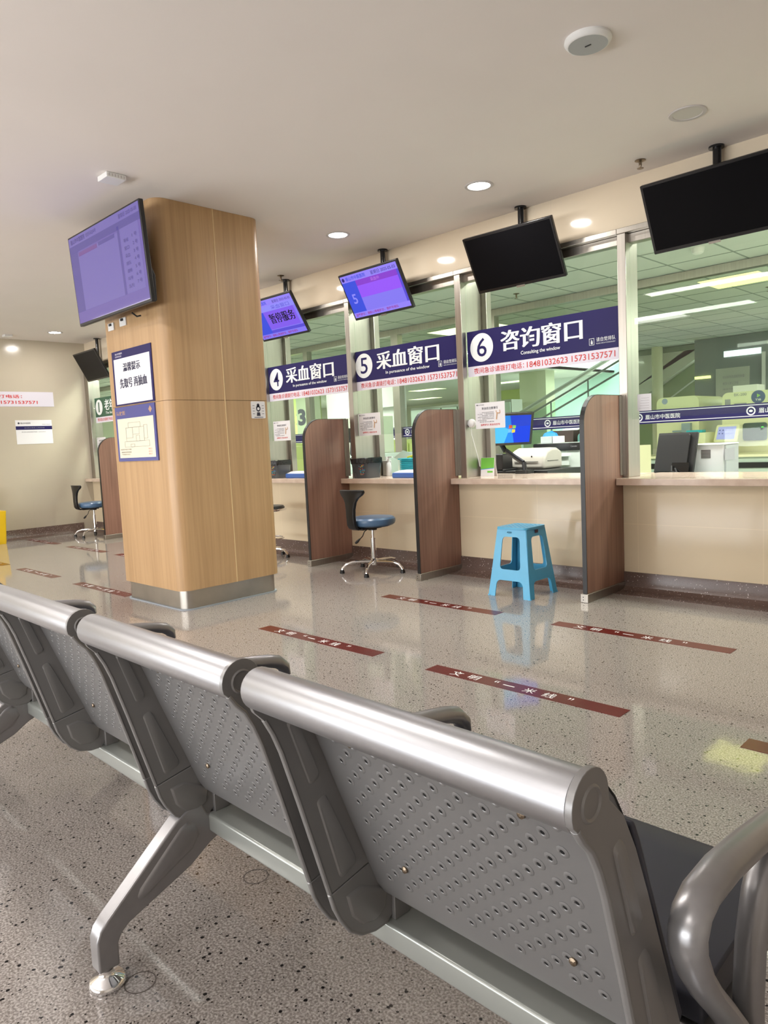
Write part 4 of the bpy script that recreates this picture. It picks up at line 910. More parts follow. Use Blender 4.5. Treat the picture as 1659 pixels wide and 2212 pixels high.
# ================================================================== ceiling fixtures
def downlight(x, y, label, lit=True, r=0.098):
    t = thing('downlight', label, 'ceiling lamp', (x, y, ZC), 0, 'round downlights of the hall')
    MB().lathe([(r*0.74, -0.001), (r*0.78, -0.006), (r*0.97, -0.006), (r, -0.001)], (0, 0, 0), 32, cap=False).build('rim', M_RIM, t, smooth=True)
    MB().disc((0, 0, -0.003), r*0.76, 'z', 32).build('diffuser', M_LAMP if lit else M_LAMPOFF, t)
    if lit:
        l = area('downlight_glow', (0, 0, -0.008), r*1.4, r*1.4, 16*HALL, (1, 0.95, 0.90), shape='DISK'); l.parent = t
downlight(-3.025, 4.115, 'lit round downlight above window 6, rightmost of the lit ones')
downlight(-4.432, 4.108, 'lit round downlight above window 5, right of the column')
downlight(-10.045, 4.05, 'lit round downlight near the end wall, left of the column')
downlight(-1.637, 4.125, 'unlit round downlight at the upper right of the ceiling', False)
for x in (-5.85, -7.25, -8.65):
    area('downlight_beyond_column', (x, 4.1, ZC-0.01), 0.14, 0.14, 16*HALL, (1, 0.95, 0.90), shape='DISK')
t = thing('ceiling_speaker', 'round white ceiling speaker with a dark slot, highest at the upper right', 'speaker', (-1.626, 3.031, ZC))
MB().lathe([(0.098, 0), (0.100, -0.010), (0.092, -0.022), (0.084, -0.026)], (0, 0, 0), 36).build('housing', M_WHITE, t, smooth=True)
MB().disc((0, 0, -0.0265), 0.083, 'z', 36).build('grille', mat('speaker_grey', (0.42, 0.44, 0.44), 0.6), t)
MB().box(-0.014, 0.014, -0.003, 0.003, -0.029, -0.0265).build('slot', M_BLACK, t)
MB().lathe([(0.012, 0), (0.010, -0.006)], (-0.10, 0.06, 0), 12).build('lug', M_WHITE, t)
def sprinkler(x, y, z, label, grp):
    t = thing('sprinkler', label, 'sprinkler', (x, y, z), 0, grp)
    MB().lathe([(0.034, 0), (0.034, -0.003), (0.012, -0.010)], (0, 0, 0), 20).build('escutcheon', M_BRASS, t, smooth=True)
    MB().lathe([(0.009, -0.004), (0.009, -0.030), (0.004, -0.045)], (0, 0, 0), 12).build('nozzle', M_BRASS, t)
    MB().lathe([(0.020, -0.047), (0.020, -0.050)], (0, 0, 0), 16).build('deflector', M_BRASS, t)
    return t
s = sprinkler(-2.113, 4.575, ZC, 'sprinkler head on the hall ceiling between windows 6 and 7 screens', 'sprinklers of the hall')
dup(s, (-5.80, 4.58, ZC), 'sprinkler head at the pole of the half hidden lit screen')
for (x, y, lab) in ((-4.62, 6.9, 'sprinkler on the laboratory ceiling beyond window 5'), (-2.75, 9.2, 'sprinkler on the laboratory ceiling below the pale light strip'), (-6.6, 6.6, 'sprinkler on the laboratory ceiling beyond window 4')):
    dup(s, (x, y, ZL), lab, group='sprinklers of the laboratory')
def detector(loc, label, sx, sy):
    t = thing('detector_box', label, 'detector', loc, 0, 'white boxes on the hall ceiling')
    MB().box(-sx, sx, -sy, sy, -0.030, 0).build('case', M_WHITE, t, bevel=0.004)
    b = MB()
    for k in range(6): b.box(sx, sx+0.001, -sy*0.8+k*sy*0.3, -sy*0.8+k*sy*0.3+sy*0.16, -0.024, -0.008)
    b.build('vent_slots', M_RIM, t)
detector((-4.32, 2.165, ZC), 'white slotted box on the ceiling in front of the column', 0.062, 0.062)
detector((-10.50, 3.60, ZC), 'small white box on the ceiling by the end wall', 0.05, 0.05)
t = thing('smoke_detector', 'white dome smoke detector below the rightmost screen, on the laboratory ceiling', 'detector', (-2.55, 6.62, ZL), 0, 'dome detectors of the laboratory')
MB().lathe([(0.055, 0), (0.055, -0.02), (0.046, -0.045), (0.030, -0.055), (0.010, -0.056)], (0, 0, 0), 24).build('dome', M_WHITE, t, smooth=True)
dup(t, (-4.50, 6.15, ZL), 'white dome smoke detector at the upper right of window 5')

# ================================================================== things on the counters
M_TUB = mat('smoky_clear_plastic', (0.10, 0.11, 0.12), 0.15, spec=0.5, alpha=0.80)
M_BAG = mat('black_bag_film', (0.006, 0.006, 0.007), 0.22, bump=1.0, nscale=40)
M_CUSH = mat('blue_cushion_vinyl', (0.05, 0.13, 0.42), 0.4)
M_PADW = mat('white_pad_cloth', (0.78, 0.72, 0.72), 0.8, bump=0.4, nscale=30)
def tub(x0, x1, y0, y1, label):
    cx, cy_ = (x0+x1)/2, (y0+y1)/2; hx, hy = (x1-x0)/2, (y1-y0)/2
    t = thing('waste_tub', label, 'tub', (cx, cy_, 0.782), 0, 'small tubs on the counters'); 
    pl = rpoly(-1, 1, -1, 1, 0.22, 4); n = len(pl); vs = []; fs = []
    zs = [(0.001, 0.84), (0.012, 0.86), (0.165, 0.99), (0.170, 1.0), (0.176, 1.0)]
    for z, k in zs: vs += [(p[0]*hx*k, p[1]*hy*k, z) for p in pl]
    for i in range(len(zs)-1): fs += [(i*n+j, i*n+(j+1) % n, (i+1)*n+(j+1) % n, (i+1)*n+j) for j in range(n)]
    fs.append(tuple(range(n))[::-1])
    MB().add(vs, fs).build('body', M_TUB, t, smooth=True)
    vs = []; fs = []
    for z, k in ((0.05, 0.86), (0.175, 0.97), (0.184, 1.0), (0.180, 1.035), (0.150, 1.03), (0.140, 1.025)):
        for j, p in enumerate(pl):
            w_ = 1+0.02*math.sin(j*2.3)+(0.02*math.sin(j*5.1) if z < 0.178 else 0)
            vs.append((p[0]*hx*k*w_, p[1]*hy*k*w_, z+(0.007*math.sin(j*1.7+z*40) if z > 0.1 else 0)))
    for i in range(5): fs += [(i*n+j, i*n+(j+1) % n, (i+1)*n+(j+1) % n, (i+1)*n+j) for j in range(n)]
    fs.append(tuple(range(n)))
    MB().add(vs, fs).build('bag_liner', M_BAG, t, smooth=True)
    b = MB(); rnd = random.Random(3)
    for k in range(34):
        u, z = rnd.uniform(0.0, 0.62), rnd.uniform(0.035, 0.125); r = rnd.uniform(0.003, 0.009)
        yy = -hy*(0.86+0.13*(z-0.012)/0.153)-0.0015
        b.disc((u*hx, yy, z), r, 'y', 7, k % 4, rz=r*rnd.uniform(0.7, 1.3))
    b.build('sticker_print', [mat('sticker_yellow', (0.55, 0.33, 0.02), 0.5), mat('sticker_red', (0.40, 0.03, 0.04), 0.5), mat('sticker_blue', (0.03, 0.16, 0.40), 0.5), mat('sticker_teal', (0.03, 0.28, 0.25), 0.5)], t)
tub(-5.022, -4.795, 4.655, 4.865, 'grey tub lined with a black bag on the counter at window 5')
tub(-6.385, -6.165, 4.665, 4.865, 'grey tub lined with a black bag at window 4, beside the column')
def cushion(x0, x1, y0, y1, label, label2):
    t = thing('arm_cushion', label, 'cushion', ((x0+x1)/2, (y0+y1)/2, 0.782), 0, 'blue arm cushions on the counters'); T = rel(t.location)
    MB(T).rbox(x0, x1, y0, y1, 0.7825, 0.828, 0.012, 'y').build('cover', M_CUSH, t, bevel=0.006)
    T2 = rel(((x0+x1)/2, (y0+y1)/2, 0.829)); b = MB(T2)
    n = 9; vs = []; fs = []
    for i in range(n):
        for j in range(n):
            u, v = i/(n-1), j/(n-1); e_ = 1-max(abs(2*u-1), abs(2*v-1))**6
            vs.append((x0+0.012+(x1-x0-0.02)*u, y0+0.012+(y1-y0-0.02)*v, 0.829+e_*(0.016+0.008*math.sin(7*u+2*v))))
    for i in range(n-1):
        for j in range(n-1): a = i*n+j; fs.append((a, a+n, a+n+1, a+1))
    m_ = len(vs); vs += [(v[0], v[1], 0.829) for v in vs]
    fs += [tuple(m_+q for q in f_[::-1]) for f_ in fs]
    bd = [j for j in range(n)]+[i*n+n-1 for i in range(1, n)]+[(n-1)*n+j for j in range(n-2, -1, -1)]+[i*n for i in range(n-2, 0, -1)]
    fs += [(a, c, m_+c, m_+a) for a, c in zip(bd, bd[1:]+bd[:1])]
    o = b.add(vs, fs).build('absorbent_pad', M_PADW, smooth=True); o.location = ((x0+x1)/2, (y0+y1)/2, 0.829)
    tag(o, label2, 'pad', 'white pads on the arm cushions')
cushion(-4.545, -4.10, 4.72, 4.96, 'blue vinyl arm cushion on the counter at window 5', 'white absorbent pad on the blue cushion at window 5')
cushion(-6.10, -5.72, 4.72, 4.96, 'blue vinyl arm cushion on the counter at window 4', 'white absorbent pad on the blue cushion at window 4')
t = thing('storage_basket', 'teal plastic basket behind the blue cushion at window 5', 'basket', (-4.50, 5.13, 0.782)); T = rel(t.location)
b = MB(T)
for z0 in (0.783, 0.80, 0.817, 0.834, 0.851, 0.868, 0.885, 0.902, 0.919): b.prism(rpoly(-4.73, -4.27, 5.01, 5.25, 0.03, 4), z0, z0+0.012, 'z')
b.prism(rpoly(-4.72, -4.28, 5.02, 5.24, 0.03, 4), 0.783, 0.938, 'z'); b.prism(rpoly(-4.745, -4.255, 4.995, 5.265, 0.035, 4), 0.936, 0.946, 'z'); b.build('body', M_TEAL, t)
t = thing('tourniquet_bundle', 'yellow rubber tourniquet strips heaped in the teal basket', 'tourniquet', (-4.45, 5.12, 0.946)); T = rel(t.location)
b = MB(T)
for k in range(5):
    b.tube([(-4.66+0.03*k, 5.06+0.02*k, 0.954), (-4.58+0.02*k, 5.06+0.02*k, 0.969), (-4.50, 5.06+0.015*k, 0.984+0.008*k), (-4.42, 5.08, 1.009+0.006*k), (-4.34, 5.10, 1.019-0.01*k), (-4.28, 5.12, 0.964)], 0.009, 7, rx=0.004)
b.build('strips', mat('yellow_rubber', (0.75, 0.48, 0.03), 0.5), t, smooth=True)
t = thing('spray_bottle', 'slim white spray bottle beside the tub at window 5', 'bottle', (-4.85, 5.00, 0.782)); T = rel(t.location)
MB(T).lathe([(0.024, 0.783), (0.026, 0.79), (0.026, 0.88), (0.020, 0.905), (0.011, 0.915), (0.011, 0.925)], (-4.85, 5.00, 0), 18).build('body', M_WHITE, t, smooth=True)
b = MB(T); b.lathe([(0.013, 0.925), (0.013, 0.945), (0.008, 0.95), (0.008, 0.965)], (-4.85, 5.0, 0), 14); b.box(-4.858, -4.80, 4.994, 5.006, 0.957, 0.969); b.build('spray_head', M_WHITE, t)
t = thing('gel_bottle', 'grey label bottle standing between the tub and the spray bottle at window 5', 'bottle', (-4.93, 5.06, 0.782)); T = rel(t.location)
MB(T).rbox(-4.97, -4.89, 5.03, 5.09, 0.783, 0.93, 0.015, 'z').build('body', mat('grey_label_plastic', (0.45, 0.45, 0.43), 0.4), t, bevel=0.004)
MB(T).lathe([(0.014, 0.93), (0.014, 0.965)], (-4.93, 5.06, 0), 12).build('cap', M_WHITE, t)
t = thing('paper_slip', 'pale slip of paper standing up behind the bottles at window 5', 'paper', (-4.88, 5.20, 0.782)); T = rel(t.location)
b = MB(T); b.add([(-4.97, 5.20, 0.95), (-4.86, 5.22, 1.02), (-4.77, 5.25, 0.985), (-4.88, 5.23, 0.905)], [(0, 1, 2, 3)]); b.add([(-4.93, 5.21, 0.783), (-4.88, 5.22, 0.783), (-4.87, 5.225, 0.93), (-4.92, 5.215, 0.93)], [(0, 1, 2, 3)])
o = b.build('sheet', mat('pale_green_paper', (0.66, 0.76, 0.66), 0.7), t); sd = o.modifiers.new('thick', 'SOLIDIFY'); sd.thickness = 0.0008
# green card, window 6
t = thing('table_card', 'green and white folded card standing on the counter at window 6', 'card', (-3.63, 4.93, 0.782), math.radians(8))
b = MB(); b.prism([(-0.02, 0.0), (0.0, 0.155), (0.003, 0.155), (-0.016, 0.0)], -0.062, 0.062, 'x', 1); b.prism([(0.0, 0.155), (0.045, 0.0), (0.048, 0.0), (0.003, 0.155)], -0.062, 0.062, 'x', 1)
tilt = lambda z: -0.0205+0.02*z/0.155
b.quad([(-0.062, tilt(0.06), 0.06), (0.062, tilt(0.07), 0.07), (0.062, tilt(0.153), 0.153), (-0.062, tilt(0.153), 0.153)], 0)
b.quad([(-0.062, tilt(0.055), 0.055), (0.062, tilt(0.065), 0.065), (0.062, tilt(0.070), 0.070), (-0.062, tilt(0.060), 0.060)], 2); b.quad([(0.0, tilt(0.03)-.0005, 0.03), (0.05, tilt(0.03)-.0005, 0.03), (0.05, tilt(0.045)-.0005, 0.045), (0.0, tilt(0.045)-.0005, 0.045)], 0)
b.build('card', [mat('leaf_green_print', (0.16, 0.52, 0.05), 0.4), M_PAPER, mat('card_blue', (0.05, 0.25, 0.6), 0.5)], t)
b = MB(); b.text('微信 支付宝', (0, -0.0075, 0), (1, 0, 0), (0, 0.13, 1), -0.04, 0.045, 0.138, 0.149); b.text('扫码付款', (0, -0.0205, 0), (1, 0, 0), (0, 0.13, 1), -0.03, 0.03, 0.074, 0.084); b.build('card_lettering', M_PAPER, t)
# touch monitor on an arm, window 6
t = thing('touch_monitor', 'lit blue desktop monitor on a black arm behind window 6', 'monitor', (-3.50, 5.30, 0.782)); base = rel(t.location)
f = screen_frame((-3.612, 5.26, 1.165), math.radians(58), math.radians(15)); T = lambda p: base(f(p)); w_, h_ = 0.40, 0.285
MB(T).rbox(-w_/2, w_/2, 0, 0.03, -h_/2, h_/2, 0.008, 'y').build('housing', M_BLACKG, t, bevel=0.003)
M_W1 = E_('desktop_azure', (0.02, 0.30, 1.0), 1.0); M_W2 = E_('desktop_blue', (0.005, 0.06, 0.85), 1.0); M_W3 = E_('desktop_cyan', (0.10, 0.62, 1.0), 1.0)
b = MB(T); q = lambda x0, x1, z0, z1, mi, d=0.001: b.quad([(x0, -d, z0), (x1, -d, z0), (x1, -d, z1), (x0, -d, z1)], mi)
q(-0.18, 0.175, -0.12, 0.12, 0); b.quad([(0.03, -.0015, -0.12), (0.175, -.0015, -0.12), (0.175, -.0015, 0.12), (-0.02, -.0015, 0.12)], 1); b.quad([(-0.18, -.0015, -0.12), (-0.06, -.0015, -0.12), (-0.02, -.0015, 0.0), (-0.18, -.0015, 0.06)], 2)
for (cx, cz, mi) in ((-0.012, 0.022, 3), (0.022, 0.020, 4), (-0.016, -0.014, 5), (0.018, -0.016, 6)):
    b.quad([(cx-0.015, -.002, cz-0.016), (cx+0.015, -.002, cz-0.013), (cx+0.017, -.002, cz+0.013), (cx-0.013, -.002, cz+0.016)], mi)
b.build('screen', [M_W1, M_W2, M_W3, E_('logo_red', (0.9, 0.12, 0.04)), E_('logo_green', (0.35, 0.75, 0.1)), E_('logo_cyan', (0.2, 0.6, 1.0)), E_('logo_yellow', (1.0, 0.75, 0.08))], t)
b = MB(base); b.tube([(-3.87, 5.30, 1.19), (-3.80, 5.30, 1.12), (-3.71, 5.30, 0.975)], 0.024, 8, rx=0.018); b.tube([(-3.70, 5.30, 0.98), (-3.60, 5.29, 0.92), (-3.515, 5.28, 0.875)], 0.022, 8, rx=0.018); b.tube([(-3.51, 5.28, 0.88), (-3.50, 5.28, 0.80)], 0.02, 10); b.build('arm', M_BLACK, t)
b = MB(base); b.tube([(-3.62, 5.29, 1.16), (-3.75, 5.31, 1.10)], 0.03, 8); b.build('arm_head', M_BLACK, t)
b = MB(base); b.rbox(-3.57, -3.44, 5.22, 5.34, 0.783, 0.812, 0.02, 'z'); b.build('clamp_base', M_BLACK, t)
# staff worktop behind the counters
o = MB(rel((-4.0, 5.62, 0.72))).box(-10.5, 2.5, 5.325, 5.95, 0.70, 0.735).build('staff_worktop', M_TEALL); o.location = (-4.0, 5.62, 0.72); tag(o, 'long pale worktop behind the stone countertops on the staff side', 'worktop')
t = thing('document_tray', 'flat black tray under the monitor arm at window 6', 'tray', (-3.55, 5.48, 0.735)); T = rel(t.location)
b = MB(T); b.box(-3.92, -3.33, 5.36, 5.92, 0.736, 0.80); b.box(-3.79, -3.76, 5.36, 5.55, 0.80, 0.815); b.build('body', M_BLACK, t, bevel=0.004)
t = thing('black_device', 'dark boxy device at the left of the label printer, window 6', 'device', (-3.92, 5.52, 0.80)); T = rel(t.location)
b = MB(T); b.box(-4.08, -3.80, 5.38, 5.54, 0.801, 0.95); b.build('case', M_BLACK, t, bevel=0.01)
b = MB(T); b.tube([(-4.02, 5.42, 0.95), (-4.0, 5.42, 1.05), (-3.95, 5.45, 1.10), (-3.99, 5.5, 1.17)], 0.006, 6); b.tube([(-4.05, 5.40, 0.95), (-4.06, 5.40, 1.04), (-4.0, 5.41, 1.09)], 0.005, 6); b.build('cable', M_BLACK, t)
t = thing('label_printer', 'rounded white label printer behind the monitor arm at window 6', 'printer', (-3.63, 5.70, 0.80)); T = rel(t.location)
M_PRT = mat('warm_white_case', (0.48, 0.46, 0.41), 0.4)
b = MB(T); b.prism([(5.56, 0.801), (5.88, 0.801), (5.88, 0.95), (5.80, 0.985), (5.70, 0.99), (5.62, 0.965), (5.57, 0.90)], -3.86, -3.49, 'x'); b.build('case', M_PRT, t, bevel=0.025, seg=3)
b = MB(T); b.box(-3.80, -3.55, 5.5595, 5.565, 0.868, 0.872); b.box(-3.488, -3.486, 5.62, 5.80, 0.87, 0.874); b.lathe([(0.008, -0.001), (0.008, 0.001)], (-3.62, 5.572, 0.915), 10, 'y'); b.build('slot', M_BLACK, t)
# big white console further back, window 6
t = thing('white_console', 'large white cabinet with a black control strip beyond window 6', 'cabinet', (-3.75, 6.55, 0)); T = rel(t.location)
M_CAB = mat('cool_white_case', (0.60, 0.67, 0.63), 0.35)
MB(T).box(-4.30, -3.36, 6.30, 6.85, 0.0, 0.95).build('case', M_CAB, t, bevel=0.015)
b = MB(T); b.rbox(-4.06, -3.54, 6.285, 6.32, 0.945, 1.015, 0.012, 'y'); b.build('control_strip', M_BLACKG, t)
MB(T).box(-4.06, -3.60, 6.33, 6.80, 0.95, 1.016).build('top_cover', M_CAB, t, bevel=0.01)
b = MB(T); b.text('Ceinder', (0, 6.284, 0), FR, FU, -3.64, -3.57, 0.975, 0.99); b.build('strip_lettering', M_GREY, t)
b = MB(T); b.box(-4.02, -3.66, 6.28, 6.30, 0.80, 0.885); b.box(-4.02, -3.66, 6.255, 6.30, 0.885, 0.892); b.build('drawer_front', M_CAB, t)
def boxy(name, label, cat, x0, x1, y0, y1, z0, z1, m, bev=0.004, group=None):
    o = MB(rel(((x0+x1)/2, (y0+y1)/2, z0))).box(x0, x1, y0, y1, z0, z1).build(name, m, bevel=bev); o.location = ((x0+x1)/2, (y0+y1)/2, z0)
    return tag(o, label, cat, group)
boxy('glove_box', 'grey carton on the white console beyond window 6', 'box', -4.06, -3.93, 6.42, 6.55, 1.017, 1.085, mat('grey_carton', (0.42, 0.45, 0.46), 0.6), group='cartons on the console')
boxy('glove_box', 'small white carton beside the grey one on the white console', 'box', -3.92, -3.84, 6.42, 6.52, 1.017, 1.085, M_PAPER, group='cartons on the console')
o = MB().add([(0.09*math.cos(a)*r+0, 0.04*math.sin(a)*r, h) for r, h in ((1, 0), (0.8, 0.03), (0.35, 0.045)) for a in [2*PI*k/10+0.1 for k in range(10)]]+[(0.02, 0, 0.055)], [(i*10+k, i*10+(k+1) % 10, (i+1)*10+(k+1) % 10, (i+1)*10+k) for i in range(2) for k in range(10)]+[(20+k, 20+(k+1) % 10, 30) for k in range(10)]+[tuple(range(10))[::-1]]).build('blue_glove', mat('bright_blue_film', (0.02, 0.25, 0.75), 0.5), smooth=True); o.location = (-3.98, 6.48, 1.086); tag(o, 'crumpled bright blue glove on the grey carton', 'glove')
t = thing('green_bag', 'teal green bag on the counter beyond window 6', 'bag', (-3.66, 7.05, 0.95)); T = rel(t.location)
boxy('side_table', 'pale side table behind the white console beyond window 6', 'table', -4.3, -3.3, 6.88, 7.30, 0.0, 0.95, M_CREAM)
b = MB(T); b.rbox(-3.95, -3.62, 6.95, 7.2, 0.951, 1.11, 0.05, 'y'); b.build('body', mat('teal_cloth', (0.10, 0.26, 0.24), 0.7), t, bevel=0.02)
b = MB(T); b.tube([(-3.90, 7.05, 1.10), (-3.87, 7.05, 1.14), (-3.83, 7.05, 1.10)], 0.008, 6); b.build('handle', mat('dark_teal_cloth', (0.05, 0.15, 0.14), 0.7), t)
boxy('dark_carton', 'dark brown carton beyond window 6, left of the green bag', 'box', -4.28, -4.02, 7.0, 7.25, 0.951, 1.14, mat('dark_brown_carton', (0.05, 0.035, 0.03), 0.6))

# window 7: monitor seen from behind and an office printer
t = thing('office_monitor', 'black monitor seen from behind at the rightmost window', 'monitor', (-2.31, 5.56, 0.735)); base = rel(t.location)
f = screen_frame((-2.325, 5.56, 0.905), math.radians(-14), math.radians(-13)); T = lambda p: base(f(p)); w_, h_ = 0.345, 0.34
b = MB(T); b.rbox(-w_/2, w_/2, 0, 0.022, -h_/2, h_/2, 0.006, 'y'); b.rbox(-w_*0.46, w_*0.36, -0.016, 0.002, -h_*0.40, h_*0.46, 0.02, 'y'); b.build('housing', M_BLACK, t, bevel=0.003)
b = MB(T); b.box(w_*0.0, w_*0.44, -0.020, -0.0165, -h_*0.42, -h_*0.2); b.build('port_recess', M_BLACKG, t)
b = MB(base); b.box(-2.45, -2.30, 5.54, 5.66, 0.736, 0.75); b.box(-2.375, -2.345, 5.575, 5.61, 0.75, 0.88); b.build('stand', M_BLACK, t)
b = MB(base); b.tube([(-2.30, 5.50, 0.80), (-2.27, 5.46, 0.77), (-2.23, 5.45, 0.758), (-2.17, 5.44, 0.75)], 0.007, 6); b.tube([(-2.33, 5.51, 0.82), (-2.31, 5.46, 0.78), (-2.25, 5.45, 0.76)], 0.006, 6); b.build('cables', M_BLACK, t)
t = thing('office_printer', 'white and grey office printer beside the monitor back at the rightmost window', 'printer', (-2.05, 5.72, 0.735)); T = rel(t.location)
MB(T).box(-2.21, -1.985, 5.62, 5.90, 0.736, 0.968).build('case', mat('light_grey_case', (0.58, 0.58, 0.60), 0.4), t, bevel=0.008)
b = MB(T); b.box(-2.215, -1.975, 5.61, 5.91, 0.966, 0.976); b.build('lid', M_WHITE, t, bevel=0.004)
b = MB(T); b.box(-1.985, -1.972, 5.63, 5.89, 0.74, 0.962); b.build('side_panel', mat('mid_grey_case', (0.33, 0.35, 0.36), 0.45), t)
b = MB(T); b.box(-1.972, -1.969, 5.60, 5.80, 0.85, 0.935); b.box(-1.972, -1.969, 5.65, 5.88, 0.745, 0.755); b.build('panel_marks', M_GREY, t)
b = MB(T)
for k in range(6): b.box(-2.15, -2.08, 5.6185, 5.62, 0.868+k*0.011, 0.876+k*0.011)
b.build('speaker_slots', mat('dark_slots', (0.07, 0.06, 0.06), 0.7), t)

# ---- beyond the partition: analysers, benches
YA = 8.62
def analyser(x0, x1, z1, label, cap_r):
    t = thing('analyser', label, 'machine', ((x0+x1)/2, YA+0.4, 0), 0, 'cream analysers beyond the partition'); T = rel(t.location)
    MB(T).rbox(x0, x1, YA, YA+0.8, 0.78, z1, cap_r, 'y').build('upper_case', M_CREAM, t)
    MB(T).box(x0+0.03, x1-0.03, YA+0.03, YA+0.8, 0.0, 0.80).build('lower_case', M_TEALL, t)
    return t, T
t, T = analyser(-3.82, -3.32, 1.475, 'cream analyser with rounded top at the left of the rightmost window', 0.07)
b = MB(T); b.box(-3.80, -3.70, YA-0.003, YA, 1.30, 1.34, 0); b.lathe([(0.035, -0.002), (0.035, 0)], (-3.72, YA, 1.43), 14, 'y', 1); b.build('badge', [M_NAVY, mat('grey_blue_print', (0.3, 0.36, 0.5), 0.5)], t)
b = MB(T); b.box(-3.50, -3.40, YA-0.06, YA, 0.81, 1.16); b.box(-3.62, -3.5, YA-0.03, YA, 1.06, 1.08); b.build('loading_bay', mat('grey_blue_recess', (0.28, 0.36, 0.40), 0.4), t)
t, T = analyser(-3.06, -2.30, 1.475, 'large cream analyser with a round blue emblem at the far right', 0.06)
b = MB(T); b.lathe([(0.072, -0.003), (0.072, 0)], (-2.68, YA, 1.405), 24, 'y', 0); b.disc((-2.68, YA-0.0035, 1.42), 0.025, 'y', 3, 1); b.text('TIB', (0, YA-0.004, 0), FR, FU, -2.71, -2.65, 1.365, 1.385, 0.01, 2); b.build('emblem', [mat('emblem_blue', (0.05, 0.09, 0.22), 0.4), mat('emblem_green', (0.25, 0.5, 0.1), 0.4), M_PAPER], t)
b = MB(T); b.box(-3.03, -2.97, YA-0.003, YA, 1.31, 1.40); b.box(-2.93, -2.80, YA-0.003, YA, 1.30, 1.35); b.text('BK-200', (0, YA-0.004, 0), FR, FU, -2.93, -2.80, 1.43, 1.46, 0.0); b.build('vents', M_GREY, t)
b = MB(T); b.rbox(-2.835, -2.585, YA-0.02, YA, 0.93, 1.125, 0.03, 'y'); b.build('dark_window', mat('tinted_window', (0.06, 0.09, 0.08), 0.15), t)
b = MB(T); b.box(-2.64, -2.62, YA-0.025, YA-0.02, 1.07, 1.08); b.build('green_light', E_('status_green', (0.1, 1.0, 0.1), 2.0), t)
boxy('white_box', 'bright white box on top of the right analyser', 'box', -2.98, -2.72, YA+0.1, YA+0.35, 1.476, 1.55, M_PAPER)
t = thing('analyser_display', 'tilted cream framed touch display in front of the right analyser', 'display', (-2.98, 8.35, 0.80)); base = rel(t.location)
f = screen_frame((-2.933, 8.38, 1.026), -0.088, -0.45); T = lambda p: base(f(p))
MB(T).rbox(-0.125, 0.125, 0, 0.03, -0.105, 0.105, 0.02, 'y').build('frame', M_CREAM, t, bevel=0.004)
b = MB(T); b.quad([(-0.098, -.002, -0.075), (0.098, -.002, -0.075), (0.098, -.002, 0.078), (-0.098, -.002, 0.078)], 0)
for r in range(2):
    for c in range(5): b.disc((-0.075+c*0.035, -.003, 0.035-r*0.04), 0.008, 'y', 8, 1)
b.build('screen', [E_('display_lilac', (0.50, 0.55, 0.95), 0.9), E_('display_icon', (0.16, 0.18, 0.40), 0.8)], t)
b = MB(base); b.tube([(-2.94, 8.44, 0.804), (-2.94, 8.42, 0.95)], 0.02, 8); b.build('stalk', M_CREAM, t)
t = thing('laboratory_bench', 'pale teal laboratory bench with a dark band in front of the analysers', 'bench', (-3.0, 8.2, 0)); T = rel(t.location)
MB(T).box(-4.6, -1.2, 7.95, 8.50, 0.0, 0.778).build('cabinet', M_TEALL, t)
MB(T).box(-4.6, -1.2, 7.94, 7.95, 0.665, 0.722).build('dark_band', M_BLACK, t)
MB(T).box(-4.62, -1.18, 7.92, 8.55, 0.779, 0.803).build('top', M_CREAM, t)
boxy('teal_rack', 'small teal tube rack on the laboratory bench, right of the analyser bay', 'rack', -3.34, -3.16, 8.3, 8.4, 1.045, 1.075, M_TEAL, group='teal racks')
boxy('shelf_unit', 'cream shelf block between the two analysers', 'shelf', -3.36, -3.10, 8.22, 8.55, 0.806, 1.044, M_CREAM)
boxy('teal_rack', 'flat teal tray on the bench in front of the left analyser', 'rack', -3.66, -3.44, 8.25, 8.35, 0.804, 0.83, M_TEAL, group='teal racks')
# ceiling light panels of the laboratory
def panel(x0, x1, y0, y1, m, label):
    t = thing('light_panel', label, 'ceiling lamp', ((x0+x1)/2, (y0+y1)/2, ZL), 0, 'light panels of the laboratory ceiling'); T = rel(t.location)
    b = MB(T); b.box(x0-0.012, x1+0.012, y0-0.012, y1+0.012, ZL-0.006, ZL-0.002); b.build('frame', M_WHITE, t)
    MB(T).box(x0, x1, y0, y1, ZL-0.009, ZL-0.0065).build('diffuser', m, t)
panel(-3.13, -2.53, 8.12, 8.72, M_YLAMP, 'glowing yellow square light panel through the rightmost window')
panel(-12.6, -11.6, 17.3, 17.8, M_GLAMP, 'yellow green light panel seen below the banner of window 6')
panel(-15.3, -14.2, 16.8, 17.3, M_GLAMP, 'yellow green light panel below the banner of window 5, upper of two')
panel(-18.4, -17.2, 20.2, 20.7, M_GLAMP, 'yellow green light panel below the banner of window 5, lower of two')
panel(-13.4, -12.6, 21.2, 21.7, M_GLAMP, 'yellow green light panel low in window 6, left of the stair')
panel(-7.0, -5.95, 8.15, 8.75, M_GLAMP, 'yellow green light panel above the banner of window 5')
